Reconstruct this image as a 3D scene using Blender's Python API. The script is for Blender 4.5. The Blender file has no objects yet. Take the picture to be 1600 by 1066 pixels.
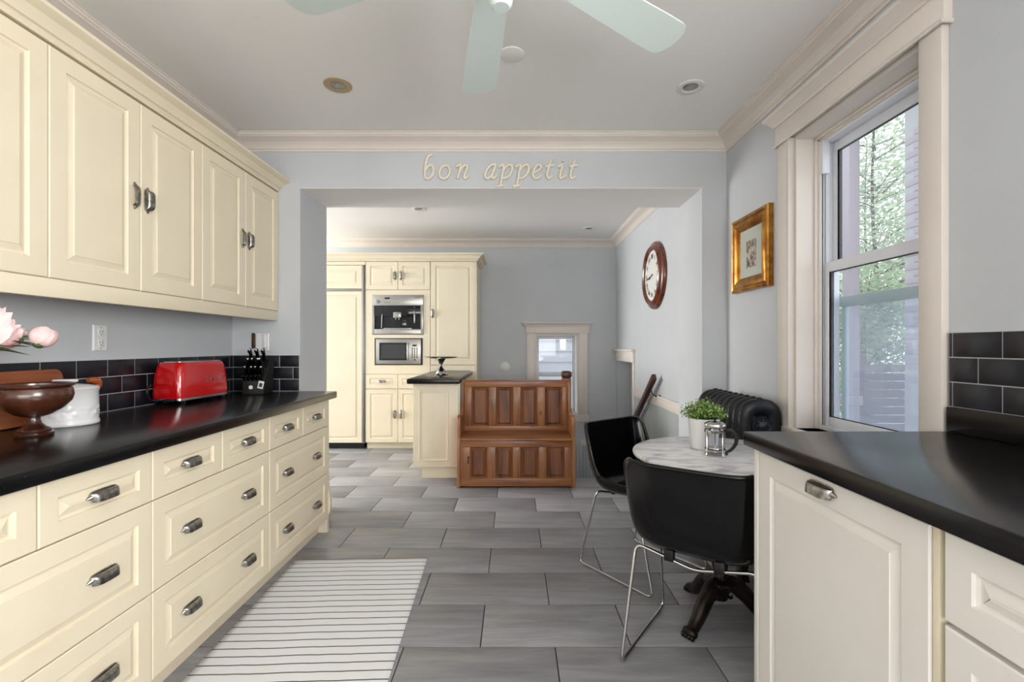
import bpy, bmesh, math, random
from mathutils import Vector, Matrix
R = math.radians
PI = math.pi
random.seed(7)
S = bpy.context.scene
COL = S.collection

# ------------------------------------------------------------ camera
EYE = 1.21
cam = bpy.data.cameras.new('camera'); camo = bpy.data.objects.new('camera', cam); COL.objects.link(camo)
camo.location = (0, 0, EYE); camo.rotation_euler = (R(90), 0, 0)
cam.sensor_width = 36; cam.lens = 740 / 1600 * 36
cam.shift_x = -3 / 1600; cam.shift_y = 7 / 1600
cam.clip_start = 0.02; cam.clip_end = 200
S.camera = camo
# ------------------------------------------------------------ view and light
S.view_settings.view_transform = 'Standard'; S.view_settings.look = 'None'
S.view_settings.gamma = 1; S.view_settings.use_curve_mapping = False
S.view_settings.exposure = 0.3
S.cycles.use_denoising = True
S.cycles.max_bounces = 10; S.cycles.diffuse_bounces = 5; S.cycles.transparent_max_bounces = 12
S.cycles.sample_clamp_indirect = 6
W = bpy.data.worlds.new('sky'); S.world = W; W.use_nodes = True
wn = W.node_tree; bg = wn.nodes['Background']
sky = wn.nodes.new('ShaderNodeTexSky'); sky.sky_type = 'HOSEK_WILKIE'; sky.turbidity = 8; sky.sun_direction = (-0.6, -0.3, 0.74)
mixs = wn.nodes.new('ShaderNodeMix'); mixs.data_type = 'RGBA'; mixs.inputs[0].default_value = 0.8
wn.links.new(sky.outputs[0], mixs.inputs[6]); mixs.inputs[7].default_value = (0.93, 0.96, 1.0, 1)
wn.links.new(mixs.outputs[2], bg.inputs[0]); bg.inputs[1].default_value = 2.5

def area(name, loc, rot, sx, sy, power, colour=(1, 1, 1), portal=False):
    l = bpy.data.lights.new(name, 'AREA'); l.shape = 'RECTANGLE'; l.size = sx; l.size_y = sy
    l.energy = power; l.color = colour
    if portal: l.cycles.is_portal = True
    o = bpy.data.objects.new(name, l); COL.objects.link(o); o.location = loc; o.rotation_euler = rot
    return o
# added fill lamps in place of unseen, assumed windows: rear, far left, right wall
area('rear_fill_lamp', (-0.1, -2.36, 1.5), (R(106), 0, 0), 2.8, 1.6, 98, (1.0, 0.98, 0.955))
area('side_fill_lamp', (1.37, -0.75, 1.65), (R(90), 0, R(90)), 1.5, 1.1, 95, (1.0, 0.99, 0.98))
area('far_fill_lamp', (-5.92, 4.75, 1.5), (R(95), 0, R(-90)), 2.2, 1.8, 285, (1.0, 0.99, 0.97))
area('window_portal', (1.66, 1.985, 1.53), (R(90), 0, R(90)), 0.8, 1.5, 1, portal=True)
area('stair_window_portal', (0.56, 6.4, 0.85), (R(-90), 0, 0), 0.6, 1.1, 1, portal=True)

# ------------------------------------------------------------ materials
def lin(h):
    h = h.lstrip('#'); v = [int(h[i:i + 2], 16) / 255 for i in (0, 2, 4)]
    return tuple((c / 12.92 if c <= 0.04045 else ((c + 0.055) / 1.055) ** 2.4) for c in v) + (1,)

class Mat:
    def __init__(s, name, colour='#808080', rough=0.5, metal=0.0, **kw):
        s.m = bpy.data.materials.new(name); s.m.use_nodes = True
        s.t = s.m.node_tree; s.b = s.t.nodes['Principled BSDF']
        s.b.inputs['Base Color'].default_value = lin(colour)
        s.b.inputs['Roughness'].default_value = rough; s.b.inputs['Metallic'].default_value = metal
        for k, v in kw.items(): s.b.inputs[k.replace('_', ' ')].default_value = v
        s.m.diffuse_color = lin(colour)
    def n(s, t, **kw):
        nd = s.t.nodes.new('ShaderNode' + t)
        for k, v in kw.items(): setattr(nd, k, v)
        return nd
    def l(s, a, b): s.t.links.new(a, b)
    def coord(s, scale=(1, 1, 1), which='Object', rnd=False):
        tc = s.n('TexCoord'); mp = s.n('Mapping'); mp.inputs['Scale'].default_value = scale
        s.l(tc.outputs[which], mp.inputs[0])
        if rnd:
            oi = s.n('ObjectInfo'); mu = s.n('Math', operation='MULTIPLY'); mu.inputs[1].default_value = 37.0
            s.l(oi.outputs['Random'], mu.inputs[0]); s.l(mu.outputs[0], mp.inputs['Location'])
        return mp.outputs[0]
    def noise(s, vec, scale, detail=4, rough=0.55, dist=0.0):
        nz = s.n('TexNoise'); nz.inputs['Scale'].default_value = scale; nz.inputs['Detail'].default_value = detail
        nz.inputs['Roughness'].default_value = rough; nz.inputs['Distortion'].default_value = dist
        s.l(vec, nz.inputs['Vector']); return nz.outputs['Fac']
    def ramp(s, fac, stops):
        r = s.n('ValToRGB'); e = r.color_ramp.elements
        while len(e) < len(stops): e.new(0.5)
        for el, (p, c) in zip(e, stops): el.position = p; el.color = lin(c) if isinstance(c, str) else c
        s.l(fac, r.inputs[0]); return r.outputs[0]
    def base(s, c): s.l(c, s.b.inputs['Base Color']); return s
    def bump(s, h, strength=0.2, dist=0.002):
        b = s.n('Bump'); b.inputs['Strength'].default_value = strength; b.inputs['Distance'].default_value = dist
        s.l(h, b.inputs['Height']); s.l(b.outputs[0], s.b.inputs['Normal']); return s
    def roughmap(s, fac, a, b):
        m = s.n('MapRange'); m.inputs[3].default_value = a; m.inputs[4].default_value = b
        s.l(fac, m.inputs[0]); s.l(m.outputs[0], s.b.inputs['Roughness']); return s

def paint(name, c, c2, rough=0.6, scale=3, bump=0.05):
    m = Mat(name, c, rough); v = m.coord(which='Object')
    m.base(m.ramp(m.noise(v, scale, 3), [(0.3, c), (0.7, c2)])).bump(m.noise(v, 180, 2), bump, 0.001)
    return m.m
def wood(name, dark, mid, light, axis=0, scale=7.0, rough=0.4, knots=True, bump=0.15, coat=0.0, rnd=True):
    m = Mat(name, mid, rough); sc = [scale] * 3; sc[axis] = scale * 0.09
    v = m.coord(tuple(sc), rnd=rnd)
    f = m.noise(v, 2.2, 8, 0.62, 0.6)
    c = m.ramp(f, [(0.28, dark), (0.46, mid), (0.72, light)])
    if knots:
        vo = m.n('TexVoronoi'); vo.inputs['Scale'].default_value = 3.3
        sc2 = [1.6] * 3; sc2[axis] = 1.0
        m.l(m.coord(tuple(sc2), rnd=rnd), vo.inputs['Vector'])
        kf = m.ramp(vo.outputs['Distance'], [(0.03, (1, 1, 1, 1)), (0.10, (0, 0, 0, 1))])
        mx = m.n('Mix', data_type='RGBA'); m.l(kf, mx.inputs[0]); m.l(c, mx.inputs[6]); mx.inputs[7].default_value = lin(dark)
        c = mx.outputs[2]
    m.base(c).bump(f, bump, 0.002).roughmap(f, rough - 0.07, rough + 0.08)
    m.b.inputs['Coat Weight'].default_value = coat; m.b.inputs['Coat Roughness'].default_value = 0.15
    return m.m

M = {}
M['wall'] = paint('wall_paint', '#BABDC0', '#BEC1C4', 0.55)
M['ceil'] = paint('ceiling_paint', '#EAE8E5', '#ECEAE8', 0.7, 1.2)
M['trim'] = paint('trim_paint', '#D6CDC4', '#DAD1C8', 0.4, 5)
M['bead'] = paint('beadboard_paint', '#A9AEAD', '#AEB3B2', 0.5, 5)
M['doorgrey'] = paint('grey_door_paint', '#A9ABAC', '#AEB0B1', 0.5, 5)
def cream(name, c, c2, edge):
    m = Mat(name, c, 0.42); v = m.coord()
    base = m.ramp(m.noise(v, 4, 4), [(0.35, c), (0.7, c2)])
    m.base(base).bump(m.noise(m.coord((1, 1, 0.3)), 60, 3), 0.03, 0.001)
    return m.m
M['cream'] = cream('cream_cabinet_paint', '#E0D5BC', '#DCD0B6', '#D6C59C')
M['daylit_cream'] = cream('daylit_cream_paint', '#E6E3DC', '#E2DED6', '#CCC0A6')  # same cream paint, whitened so the daylight on the right cabinets is in the colour
M['gap'] = Mat('dark_gap', '#1B1612', 0.8).m
m = Mat('black_granite', '#0E0E10', 0.2, Specular_IOR_Level=0.35); v = m.coord()
vo = m.n('TexVoronoi'); vo.inputs['Scale'].default_value = 220; m.l(v, vo.inputs['Vector'])
m.base(m.ramp(vo.outputs['Color'], [(0.0, '#040405'), (0.8, '#09090A'), (0.98, '#222224')])).roughmap(m.noise(v, 3, 3), 0.20, 0.27)
M['granite'] = m.m
m = Mat('black_glazed_tile', '#17171D', 0.34, Specular_IOR_Level=0.35); v = m.coord(rnd=True)
m.base(m.ramp(m.noise(v, 9, 3), [(0.3, '#131318'), (0.7, '#1D1D25')])).bump(m.noise(v, 18, 2), 0.02, 0.002); M['btile'] = m.m
M['grout'] = Mat('grey_grout', '#B0B0AE', 0.85).m
m = Mat('grey_floor_tile', '#77787A', 0.35); v = m.coord((1.2, 9, 1), rnd=True)
f = m.noise(v, 2.2, 8, 0.65, 0.4); oi = m.n('ObjectInfo')
c = m.ramp(f, [(0.25, '#747478'), (0.5, '#8B8B8E'), (0.78, '#A2A2A1')])
hs = m.n('HueSaturation'); mr = m.n('MapRange'); mr.inputs[3].default_value = 0.84; mr.inputs[4].default_value = 1.12
m.l(oi.outputs['Random'], mr.inputs[0]); m.l(mr.outputs[0], hs.inputs['Value']); m.l(c, hs.inputs['Color'])
m.base(hs.outputs[0]).bump(f, 0.12, 0.002).roughmap(f, 0.3, 0.48); M['ftile'] = m.m
M['fgrout'] = Mat('dark_floor_grout', '#2E2A28', 0.9).m
M['pine'] = wood('antique_pine', '#502C16', '#86532F', '#A3713F', 2, 7, 0.42, coat=0.15)
M['pineh'] = wood('antique_pine_lengthwise', '#502C16', '#895531', '#A87545', 0, 7, 0.4, coat=0.2)
M['pined'] = wood('antique_pine_panel', '#3A1D0D', '#6E3E20', '#8A5730', 2, 7, 0.45)
M['walnut'] = wood('turned_dark_wood', '#210E07', '#3F2013', '#583020', 1, 5, 0.25, False, 0.05, 0.5)
M['board'] = wood('chopping_board_wood', '#5A2A14', '#8A4A27', '#A9683C', 1, 6, 0.45, False)
M['board2'] = wood('oiled_board_wood', '#6E3E1C', '#9C6232', '#B67C48', 1, 5, 0.5, False)
M['rail'] = wood('dark_handrail_wood', '#22120C', '#3C2118', '#52301F', 1, 6, 0.35, False)
M['clockwood'] = wood('clock_wood', '#2E130A', '#582614', '#76381E', 2, 6, 0.28, False, 0.05, 0.5)
M['terracotta'] = Mat('orange_wood', '#A45528', 0.45).m
m = Mat('pewter', '#77736C', 0.3, 1.0); v = m.coord()
m.base(m.ramp(m.noise(v, 60, 3), [(0.35, '#7B7873'), (0.7, '#B8B4AD')])); M['pewter'] = m.m
M['chrome'] = Mat('chrome', '#C9C9C9', 0.12, 1.0).m
m = Mat('brushed_steel', '#A9A7A1', 0.32, 1.0); m.bump(m.noise(m.coord((1, 1, 60)), 20, 2), 0.05, 0.001); M['steel'] = m.m
M['silver'] = Mat('polished_silver', '#BDBAB4', 0.14, 1.0).m
M['blackgloss'] = Mat('black_moulded_plastic', '#040405', 0.17, Specular_IOR_Level=0.4).m
M['black'] = Mat('black_plastic', '#0B0B0C', 0.35).m
M['glassdark'] = Mat('dark_glass', '#101114', 0.08).m
M['glassgrey'] = Mat('grey_oven_glass', '#3A3B3C', 0.15).m
m = Mat('cast_iron', '#1B1C20', 0.38, 0.35); v = m.coord()
vo = m.n('TexVoronoi'); vo.inputs['Scale'].default_value = 32; vo.feature = 'SMOOTH_F1'; m.l(v, vo.inputs['Vector'])
m.bump(vo.outputs['Distance'], 0.45, 0.006); M['iron'] = m.m
M['ironplain'] = Mat('radiator_iron', '#202329', 0.36, 0.3).m
m = Mat('table_iron', '#28211C', 0.36, 0.6); v = m.coord()
m.base(m.ramp(m.noise(v, 16, 4), [(0.4, '#15120F'), (0.75, '#33241B')])); M['tiron'] = m.m
m = Mat('white_marble', '#D8D7D5', 0.22); v = m.coord((1, 2.2, 1))
f = m.noise(v, 4.5, 9, 0.62, 1.2)
m.base(m.ramp(f, [(0.36, '#A7A7AA'), (0.47, '#CFCECD'), (0.55, '#DFDEDC'), (0.8, '#D4D3D2')])); M['marble'] = m.m
M['red'] = Mat('red_enamel', '#B4040A', 0.18, Coat_Weight=0.6).m
M['porcelain'] = Mat('white_glazed_ceramic', '#DCDCDD', 0.22).m
M['potwhite'] = Mat('ribbed_white_pot', '#DAD9D8', 0.5).m
M['vinyl'] = Mat('white_window_vinyl', '#DCDEE4', 0.35).m
M['plate'] = Mat('white_plastic_plate', '#DADAD8', 0.35).m
M['slot'] = Mat('dark_slot', '#2A2826', 0.6).m
M['brass'] = Mat('aged_brass_trim', '#B9A27E', 0.4, 0.5).m
M['bulb'] = Mat('frosted_lamp', '#9C9A94', 0.2, 0.6).m
M['fanblade'] = Mat('pale_green_white_blade', '#D9E5E0', 0.5).m
M['letter'] = Mat('cream_wood_letter', '#DDD5C2', 0.45).m
m = Mat('gilt_frame', '#B57A2C', 0.3, 0.85); v = m.coord()
m.base(m.ramp(m.noise(v, 12, 4), [(0.35, '#8A5218'), (0.7, '#D09A48')])); M['gilt'] = m.m
M['mat_board'] = Mat('grey_green_mat_board', '#B3B7AC', 0.8).m
m = Mat('sepia_print', '#7C7064', 0.6); v = m.coord((1, 1, 1))
m.base(m.ramp(m.noise(v, 38, 5, 0.7), [(0.38, '#2F2823'), (0.5, '#83776A'), (0.62, '#C0B6A8')])); M['print'] = m.m
M['dial'] = Mat('white_clock_dial', '#D9D7D2', 0.35).m
M['ink'] = Mat('black_ink', '#2A2A2C', 0.5).m
M['leaf'] = Mat('herb_leaf', '#7E9A48', 0.5, Subsurface_Weight=0.0).m
M['leaf2'] = Mat('dark_leaf', '#3F5A30', 0.5).m
M['treeleaf'] = Mat('tree_leaf', '#A3B48F', 0.6).m
M['bark'] = Mat('bark', '#4A4038', 0.9).m
m = Mat('pink_petal', '#E5B4B4', 0.6); m.base(m.ramp(m.noise(m.coord(rnd=True), 14, 3), [(0.35, '#E8B9B8'), (0.65, '#F0DAD6')])); M['petal'] = m.m
M['petal_hot'] = Mat('deep_pink_petal', '#D77C9E', 0.6).m
# rug: white cotton with thin dark woven lines every 49 mm
m = Mat('woven_rug', '#D9D7D4', 0.95)
tc = m.n('TexCoord'); sp = m.n('SeparateXYZ'); m.l(tc.outputs['Object'], sp.inputs[0])
wv = m.noise(m.coord((2.2, 0.01, 1)), 3, 2)
ad = m.n('Math', operation='MULTIPLY_ADD'); ad.inputs[1].default_value = 0.012; m.l(wv, ad.inputs[0]); m.l(sp.outputs[1], ad.inputs[2])
dv = m.n('Math', operation='DIVIDE'); dv.inputs[1].default_value = 0.049; m.l(ad.outputs[0], dv.inputs[0])
fr = m.n('Math', operation='FRACT'); m.l(dv.outputs[0], fr.inputs[0])
lt = m.n('Math', operation='LESS_THAN'); lt.inputs[1].default_value = 0.125; m.l(fr.outputs[0], lt.inputs[0])
dx = m.n('Math', operation='MULTIPLY'); dx.inputs[1].default_value = 125; m.l(sp.outputs[0], dx.inputs[0])
fx = m.n('Math', operation='FRACT'); m.l(dx.outputs[0], fx.inputs[0])
l2 = m.n('Math', operation='LESS_THAN'); l2.inputs[1].default_value = 0.88; m.l(fx.outputs[0], l2.inputs[0])
mm_ = m.n('Math', operation='MULTIPLY'); m.l(lt.outputs[0], mm_.inputs[0]); m.l(l2.outputs[0], mm_.inputs[1])
mx = m.n('Mix', data_type='RGBA'); m.l(mm_.outputs[0], mx.inputs[0]); mx.inputs[6].default_value = lin('#DFDFE0'); mx.inputs[7].default_value = lin('#121214')
m.base(mx.outputs[2])
ck = m.n('TexChecker'); ck.inputs['Scale'].default_value = 160; m.l(tc.outputs['Object'], ck.inputs['Vector']); m.bump(ck.outputs['Fac'], 0.35, 0.002)
M['rug'] = m.m
def glass(name, tint, gloss=0.06, haze=0.0):
    mt = bpy.data.materials.new(name); mt.use_nodes = True; t = mt.node_tree; t.nodes.clear()
    o = t.nodes.new('ShaderNodeOutputMaterial'); tr = t.nodes.new('ShaderNodeBsdfTransparent'); tr.inputs[0].default_value = tint
    gl = t.nodes.new('ShaderNodeBsdfGlossy'); gl.inputs['Roughness'].default_value = 0.03
    lw = t.nodes.new('ShaderNodeLayerWeight'); lw.inputs[0].default_value = 0.5
    pw = t.nodes.new('ShaderNodeMath'); pw.operation = 'POWER'; pw.inputs[1].default_value = 4.5; t.links.new(lw.outputs['Facing'], pw.inputs[0])
    fn = t.nodes.new('ShaderNodeMath'); fn.operation = 'MULTIPLY_ADD'; fn.inputs[1].default_value = 0.9; fn.inputs[2].default_value = 0.03; t.links.new(pw.outputs[0], fn.inputs[0])
    mx = t.nodes.new('ShaderNodeMixShader'); t.links.new(fn.outputs[0], mx.inputs[0])
    t.links.new(tr.outputs[0], mx.inputs[1]); t.links.new(gl.outputs[0], mx.inputs[2]); last = mx.outputs[0]
    if haze:
        df = t.nodes.new('ShaderNodeBsdfTranslucent'); df.inputs[0].default_value = (0.8, 0.82, 0.86, 1)
        m2 = t.nodes.new('ShaderNodeMixShader'); m2.inputs[0].default_value = haze
        t.links.new(last, m2.inputs[1]); t.links.new(df.outputs[0], m2.inputs[2]); last = m2.outputs[0]
    t.links.new(last, o.inputs[0]); return mt
M['glass'] = glass('window_glass', (0.94, 0.96, 0.98, 1), haze=0.08)
M['screen'] = glass('insect_screen', (0.86, 0.88, 0.93, 1), haze=0.13)
M['clear'] = glass('clear_glass', (0.96, 0.96, 0.96, 1))
M['brick'] = Mat('painted_brick', '#A89DA3', 0.85).m
M['siding'] = Mat('white_siding', '#B4B4B8', 0.7).m
M['ground'] = Mat('pale_paving', '#A6A8A6', 0.9).m
M['fence'] = Mat('grey_fence_wood', '#47454B', 0.85).m
M['hedge'] = Mat('hedge_leaf', '#7C9466', 0.7).m
M['teal'] = Mat('pale_green_aluminium', '#9DB3B2', 0.4).m
M['stair'] = wood('stair_wood', '#3A3A3B', '#565758', '#6A6B6C', 0, 5, 0.5, False)

# ------------------------------------------------------------ mesh builder
class B:
    def __init__(s): s.v = []; s.f = []; s.mi = []; s.mats = []; s.cur = 0
    def mat(s, key):
        m = M[key] if isinstance(key, str) else key
        if m not in s.mats: s.mats.append(m)
        s.cur = s.mats.index(m); return s
    def add(s, vs, fs):
        o = len(s.v); s.v += [tuple(v) for v in vs]; s.f += [tuple(o + i for i in f) for f in fs]; s.mi += [s.cur] * len(fs); return s
    def box(s, x0, x1, y0, y1, z0, z1, c=0.0):
        if c <= 0:
            vs = [(x, y, z) for x in (x0, x1) for y in (y0, y1) for z in (z0, z1)]
            return s.add(vs, [(0, 1, 3, 2), (4, 6, 7, 5), (0, 4, 5, 1), (2, 3, 7, 6), (0, 2, 6, 4), (1, 5, 7, 3)])
        bm = bmesh.new(); bmesh.ops.create_cube(bm, size=1)
        for v in bm.verts: v.co = Vector(((x0 + x1) / 2 + v.co.x * (x1 - x0), (y0 + y1) / 2 + v.co.y * (y1 - y0), (z0 + z1) / 2 + v.co.z * (z1 - z0)))
        bmesh.ops.bevel(bm, geom=bm.edges[:], offset=c, segments=2, profile=0.5, affect='EDGES', clamp_overlap=True)
        return s.bm(bm)
    def bm(s, bm):
        bm.verts.index_update(); s.add([v.co for v in bm.verts], [[v.index for v in f.verts] for f in bm.faces]); bm.free(); return s
    def rings(s, w, h, prof, x0=0, z0=0, y=0.0, fill=True):
        """nested rectangles in the xz plane, facing -y; prof = [(inset, out)]"""
        vs = []; fs = []
        for (i, n) in prof:
            vs += [(x0 + i, y - n, z0 + i), (x0 + w - i, y - n, z0 + i), (x0 + w - i, y - n, z0 + h - i), (x0 + i, y - n, z0 + h - i)]
        for k in range(len(prof) - 1):
            for j in range(4):
                a = 4 * k + j; b = 4 * k + (j + 1) % 4
                fs.append((a, b, b + 4, a + 4))
        if fill:
            k = 4 * (len(prof) - 1); fs.append((k, k + 1, k + 2, k + 3))
        fs.append((3, 2, 1, 0))
        return s.add(vs, fs)
    def lathe(s, prof, c=(0, 0, 0), seg=32, axis='z', wob=None):
        vs = []; n = len(prof)
        for k in range(seg):
            a = 2 * PI * k / seg
            for (r, h) in prof:
                rr = r * (wob(a, h) if wob else 1)
                p = (rr * math.cos(a), rr * math.sin(a), h)
                if axis == 'y': p = (p[0], -p[2], p[1])
                if axis == 'x': p = (-p[2], p[0], p[1])
                vs.append((p[0] + c[0], p[1] + c[1], p[2] + c[2]))
        fs = []
        for k in range(seg):
            k2 = (k + 1) % seg
            for i in range(n - 1): fs.append((k * n + i, k2 * n + i, k2 * n + i + 1, k * n + i + 1))
        if prof[0][0] > 1e-6: fs.append(tuple(k * n for k in range(seg))[::-1])
        if prof[-1][0] > 1e-6: fs.append(tuple(k * n + n - 1 for k in range(seg)))
        return s.add(vs, fs)
    def tube(s, pts, r, seg=8, closed=False, smooth=0, flat=(1, 1, 1), caps=True):
        P = [Vector(p) for p in pts]; rr = list(r) if hasattr(r, '__len__') else [r] * len(P)
        if smooth:
            Q = []; q = []; n = len(P); m = n if closed else n - 1
            for i in range(m):
                g = (lambda k: P[k % n]) if closed else (lambda k: P[min(max(k, 0), n - 1)])
                a, b, c, d = g(i - 1), g(i), g(i + 1), g(i + 2)
                for j in range(smooth):
                    t = j / smooth
                    Q.append(0.5 * ((2 * b) + (c - a) * t + (2 * a - 5 * b + 4 * c - d) * t * t + (3 * b - a - 3 * c + d) * t ** 3))
                    q.append(rr[i] * (1 - t) + rr[(i + 1) % n] * t)
            if not closed: Q.append(P[-1]); q.append(rr[-1])
            P, rr = Q, q
        n = len(P); vs = []; fs = []; up = None
        for i in range(n):
            if closed: t = (P[(i + 1) % n] - P[i - 1]).normalized()
            else: t = (P[min(i + 1, n - 1)] - P[max(i - 1, 0)]).normalized()
            if up is None:
                up = Vector((0, 0, 1)) if abs(t.z) < 0.9 else Vector((0, 1, 0))
            up = (up - t * up.dot(t)).normalized(); sd = t.cross(up)
            for k in range(seg):
                a = 2 * PI * k / seg; d = (up * math.cos(a) + sd * math.sin(a)) * rr[i]
                vs.append(P[i] + Vector((d.x * flat[0], d.y * flat[1], d.z * flat[2])))
        for i in range(n if closed else n - 1):
            j = (i + 1) % n
            for k in range(seg):
                k2 = (k + 1) % seg; fs.append((i * seg + k, i * seg + k2, j * seg + k2, j * seg + k))
        if not closed and caps:
            fs.append(tuple(range(seg))[::-1]); fs.append(tuple((n - 1) * seg + k for k in range(seg)))
        return s.add(vs, fs)
    def prism(s, poly, d0, d1, plane='yz'):
        """polygon in a plane pushed along the third axis"""
        def P(a, b, d):
            return {'yz': (d, a, b), 'xz': (a, d, b), 'xy': (a, b, d)}[plane]
        n = len(poly); vs = [P(a, b, d0) for a, b in poly] + [P(a, b, d1) for a, b in poly]
        fs = [tuple(range(n))[::-1], tuple(range(n, 2 * n))] + [(i, (i + 1) % n, n + (i + 1) % n, n + i) for i in range(n)]
        return s.add(vs, fs)
    def sweep(s, path, prof, z=0.0, closed=False):
        """profile (out, up) swept along a flat path with mitred corners; out is to the left of the path"""
        P = [Vector(p) for p in path]; n = len(P); vs = []; fs = []; k = len(prof)
        for i in range(n):
            d1 = (P[i] - P[i - 1]).normalized() if (i > 0 or closed) else None
            d2 = (P[(i + 1) % n] - P[i]).normalized() if (i < n - 1 or closed) else None
            d1 = d1 or d2; d2 = d2 or d1
            n1 = Vector((-d1.y, d1.x)); n2 = Vector((-d2.y, d2.x)); mt = (n1 + n2).normalized(); mt /= max(0.2, mt.dot(n1))
            for (o, u) in prof: vs.append((P[i].x + mt.x * o, P[i].y + mt.y * o, z + u))
        for i in range(n if closed else n - 1):
            j = (i + 1) % n
            for a in range(k): b = (a + 1) % k; fs.append((i * k + a, i * k + b, j * k + b, j * k + a))
        if not closed: fs.append(tuple(range(k))); fs.append(tuple((n - 1) * k + a for a in range(k))[::-1])
        return s.add(vs, fs)
    def ball(s, c, r, sc=(1, 1, 1), seg=12):
        prof = [(r * math.sin(PI * i / 8), -r * math.cos(PI * i / 8)) for i in range(9)]; prof[0] = (0, -r); prof[-1] = (0, r)
        o = len(s.v); s.lathe(prof, (0, 0, 0), seg)
        for i in range(o, len(s.v)):
            x, y, z = s.v[i]; s.v[i] = (x * sc[0] + c[0], y * sc[1] + c[1], z * sc[2] + c[2])
        return s
    def xf(s, mat, start=0):
        for i in range(start, len(s.v)): s.v[i] = tuple(mat @ Vector(s.v[i]))
        return s
    def mesh(s, name, smooth=True, angle=35):
        me = bpy.data.meshes.new(name); me.from_pydata(s.v, [], s.f)
        for m_ in s.mats: me.materials.append(m_)
        if s.mats: me.polygons.foreach_set('material_index', s.mi)
        bm = bmesh.new(); bm.from_mesh(me); bmesh.ops.remove_doubles(bm, verts=bm.verts, dist=1e-6)
        bmesh.ops.recalc_face_normals(bm, faces=bm.faces); bm.to_mesh(me); bm.free()
        if smooth:
            me.polygons.foreach_set('use_smooth', [True] * len(me.polygons)); me.set_sharp_from_angle(angle=R(angle))
        me.update(); return me
    def obj(s, name, parent=None, mat=None, loc=(0, 0, 0), rz=0, smooth=True, bevel=0, angle=35, solid=0):
        if mat: s.mats = [M[mat] if isinstance(mat, str) else mat]; s.mi = [0] * len(s.f)
        o = bpy.data.objects.new(name, s.mesh(name, smooth, angle)); COL.objects.link(o)
        o.location = loc; o.rotation_euler = (0, 0, rz)
        if parent: o.parent = parent
        if bevel:
            md = o.modifiers.new('bevel', 'BEVEL'); md.width = bevel; md.segments = 2; md.limit_method = 'ANGLE'; md.angle_limit = R(40); md.harden_normals = False
        return o

def thing(name, label, cat, loc=(0, 0, 0), rz=0, group=None, rot=None):
    o = bpy.data.objects.new(name, None); COL.objects.link(o); o.empty_display_size = 0.05
    o.location = loc; o.rotation_euler = rot or (0, 0, rz); return tag(o, label, cat, group)
def tag(o, label, cat, group=None, kind=None):
    o['label'] = label; o['category'] = cat
    if group: o['group'] = group
    if kind: o['kind'] = kind
    return o
def struct(o): o['kind'] = 'structure'; return o
def stuff(o): o['kind'] = 'stuff'; return o
def inst(src, name, parent, loc=(0, 0, 0), rot=(0, 0, 0), scale=None):
    o = bpy.data.objects.new(name, src.data if hasattr(src, 'data') else src); COL.objects.link(o)
    o.parent = parent; o.location = loc; o.rotation_euler = rot
    if scale: o.scale = scale
    return o
def copy_tree(root, loc, rz=None, label=None):
    r = root.copy(); COL.objects.link(r); r.location = loc
    if rz is not None: r.rotation_euler = (0, 0, rz)
    if label: r['label'] = label
    for ch in list(root.children):
        c = ch.copy(); COL.objects.link(c); c.parent = r
        for g in list(ch.children):
            d = g.copy(); COL.objects.link(d); d.parent = c
    return r
def text_mesh(body, size, depth, mat, align='CENTER'):
    cu = bpy.data.curves.new('t', 'FONT'); cu.body = body; cu.size = size; cu.extrude = depth; cu.align_x = align; cu.align_y = 'CENTER'; cu.resolution_u = 3
    o = bpy.data.objects.new('t', cu); COL.objects.link(o)
    dg = bpy.context.evaluated_depsgraph_get(); me = bpy.data.meshes.new_from_object(o.evaluated_get(dg))
    bpy.data.objects.remove(o); bpy.data.curves.remove(cu); me.materials.clear(); me.materials.append(M[mat]); return me

# ============================================================ ROOM SHELL
XL, XR, YO, YO2, YB, CZ = -1.855, 1.40, 3.12, 3.56, 6.15, 2.583
JL, JR, SOF = -1.408, 1.24, 2.25
XF, YR, XFL = 1.33, -2.4, -6.0
# walls -----------------------------------------------------
wl = struct(B().mat('wall').box(XL - 0.15, XL, YR, YO, 0, CZ).obj('wall_left'))
b = B().mat('wall')
b.box(XL - 0.15, JL, YO, YO2, 0, CZ).box(JR, XR + 0.22, YO, YO2, 0, CZ).box(JL, JR, YO, YO2, SOF, CZ)
wo = struct(b.obj('wall_middle', smooth=False))
WY0, WY1, WZ0, WZ1 = 1.61, 2.365, 0.80, 2.25
b = B().mat('wall')
b.box(XR, XR + 0.22, WY1, YO, 0, CZ).box(XR, XR + 0.22, YR, WY0, 0, CZ).box(XR, XR + 0.22, WY0, WY1, 0, WZ0).box(XR, XR + 0.22, WY0, WY1, WZ1, CZ)
wr = struct(b.obj('wall_right', smooth=False))
struct(B().mat('wall').box(XL - 0.15, XR + 0.22, YR - 0.15, YR, 0, CZ).obj('wall_rear'))
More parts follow.
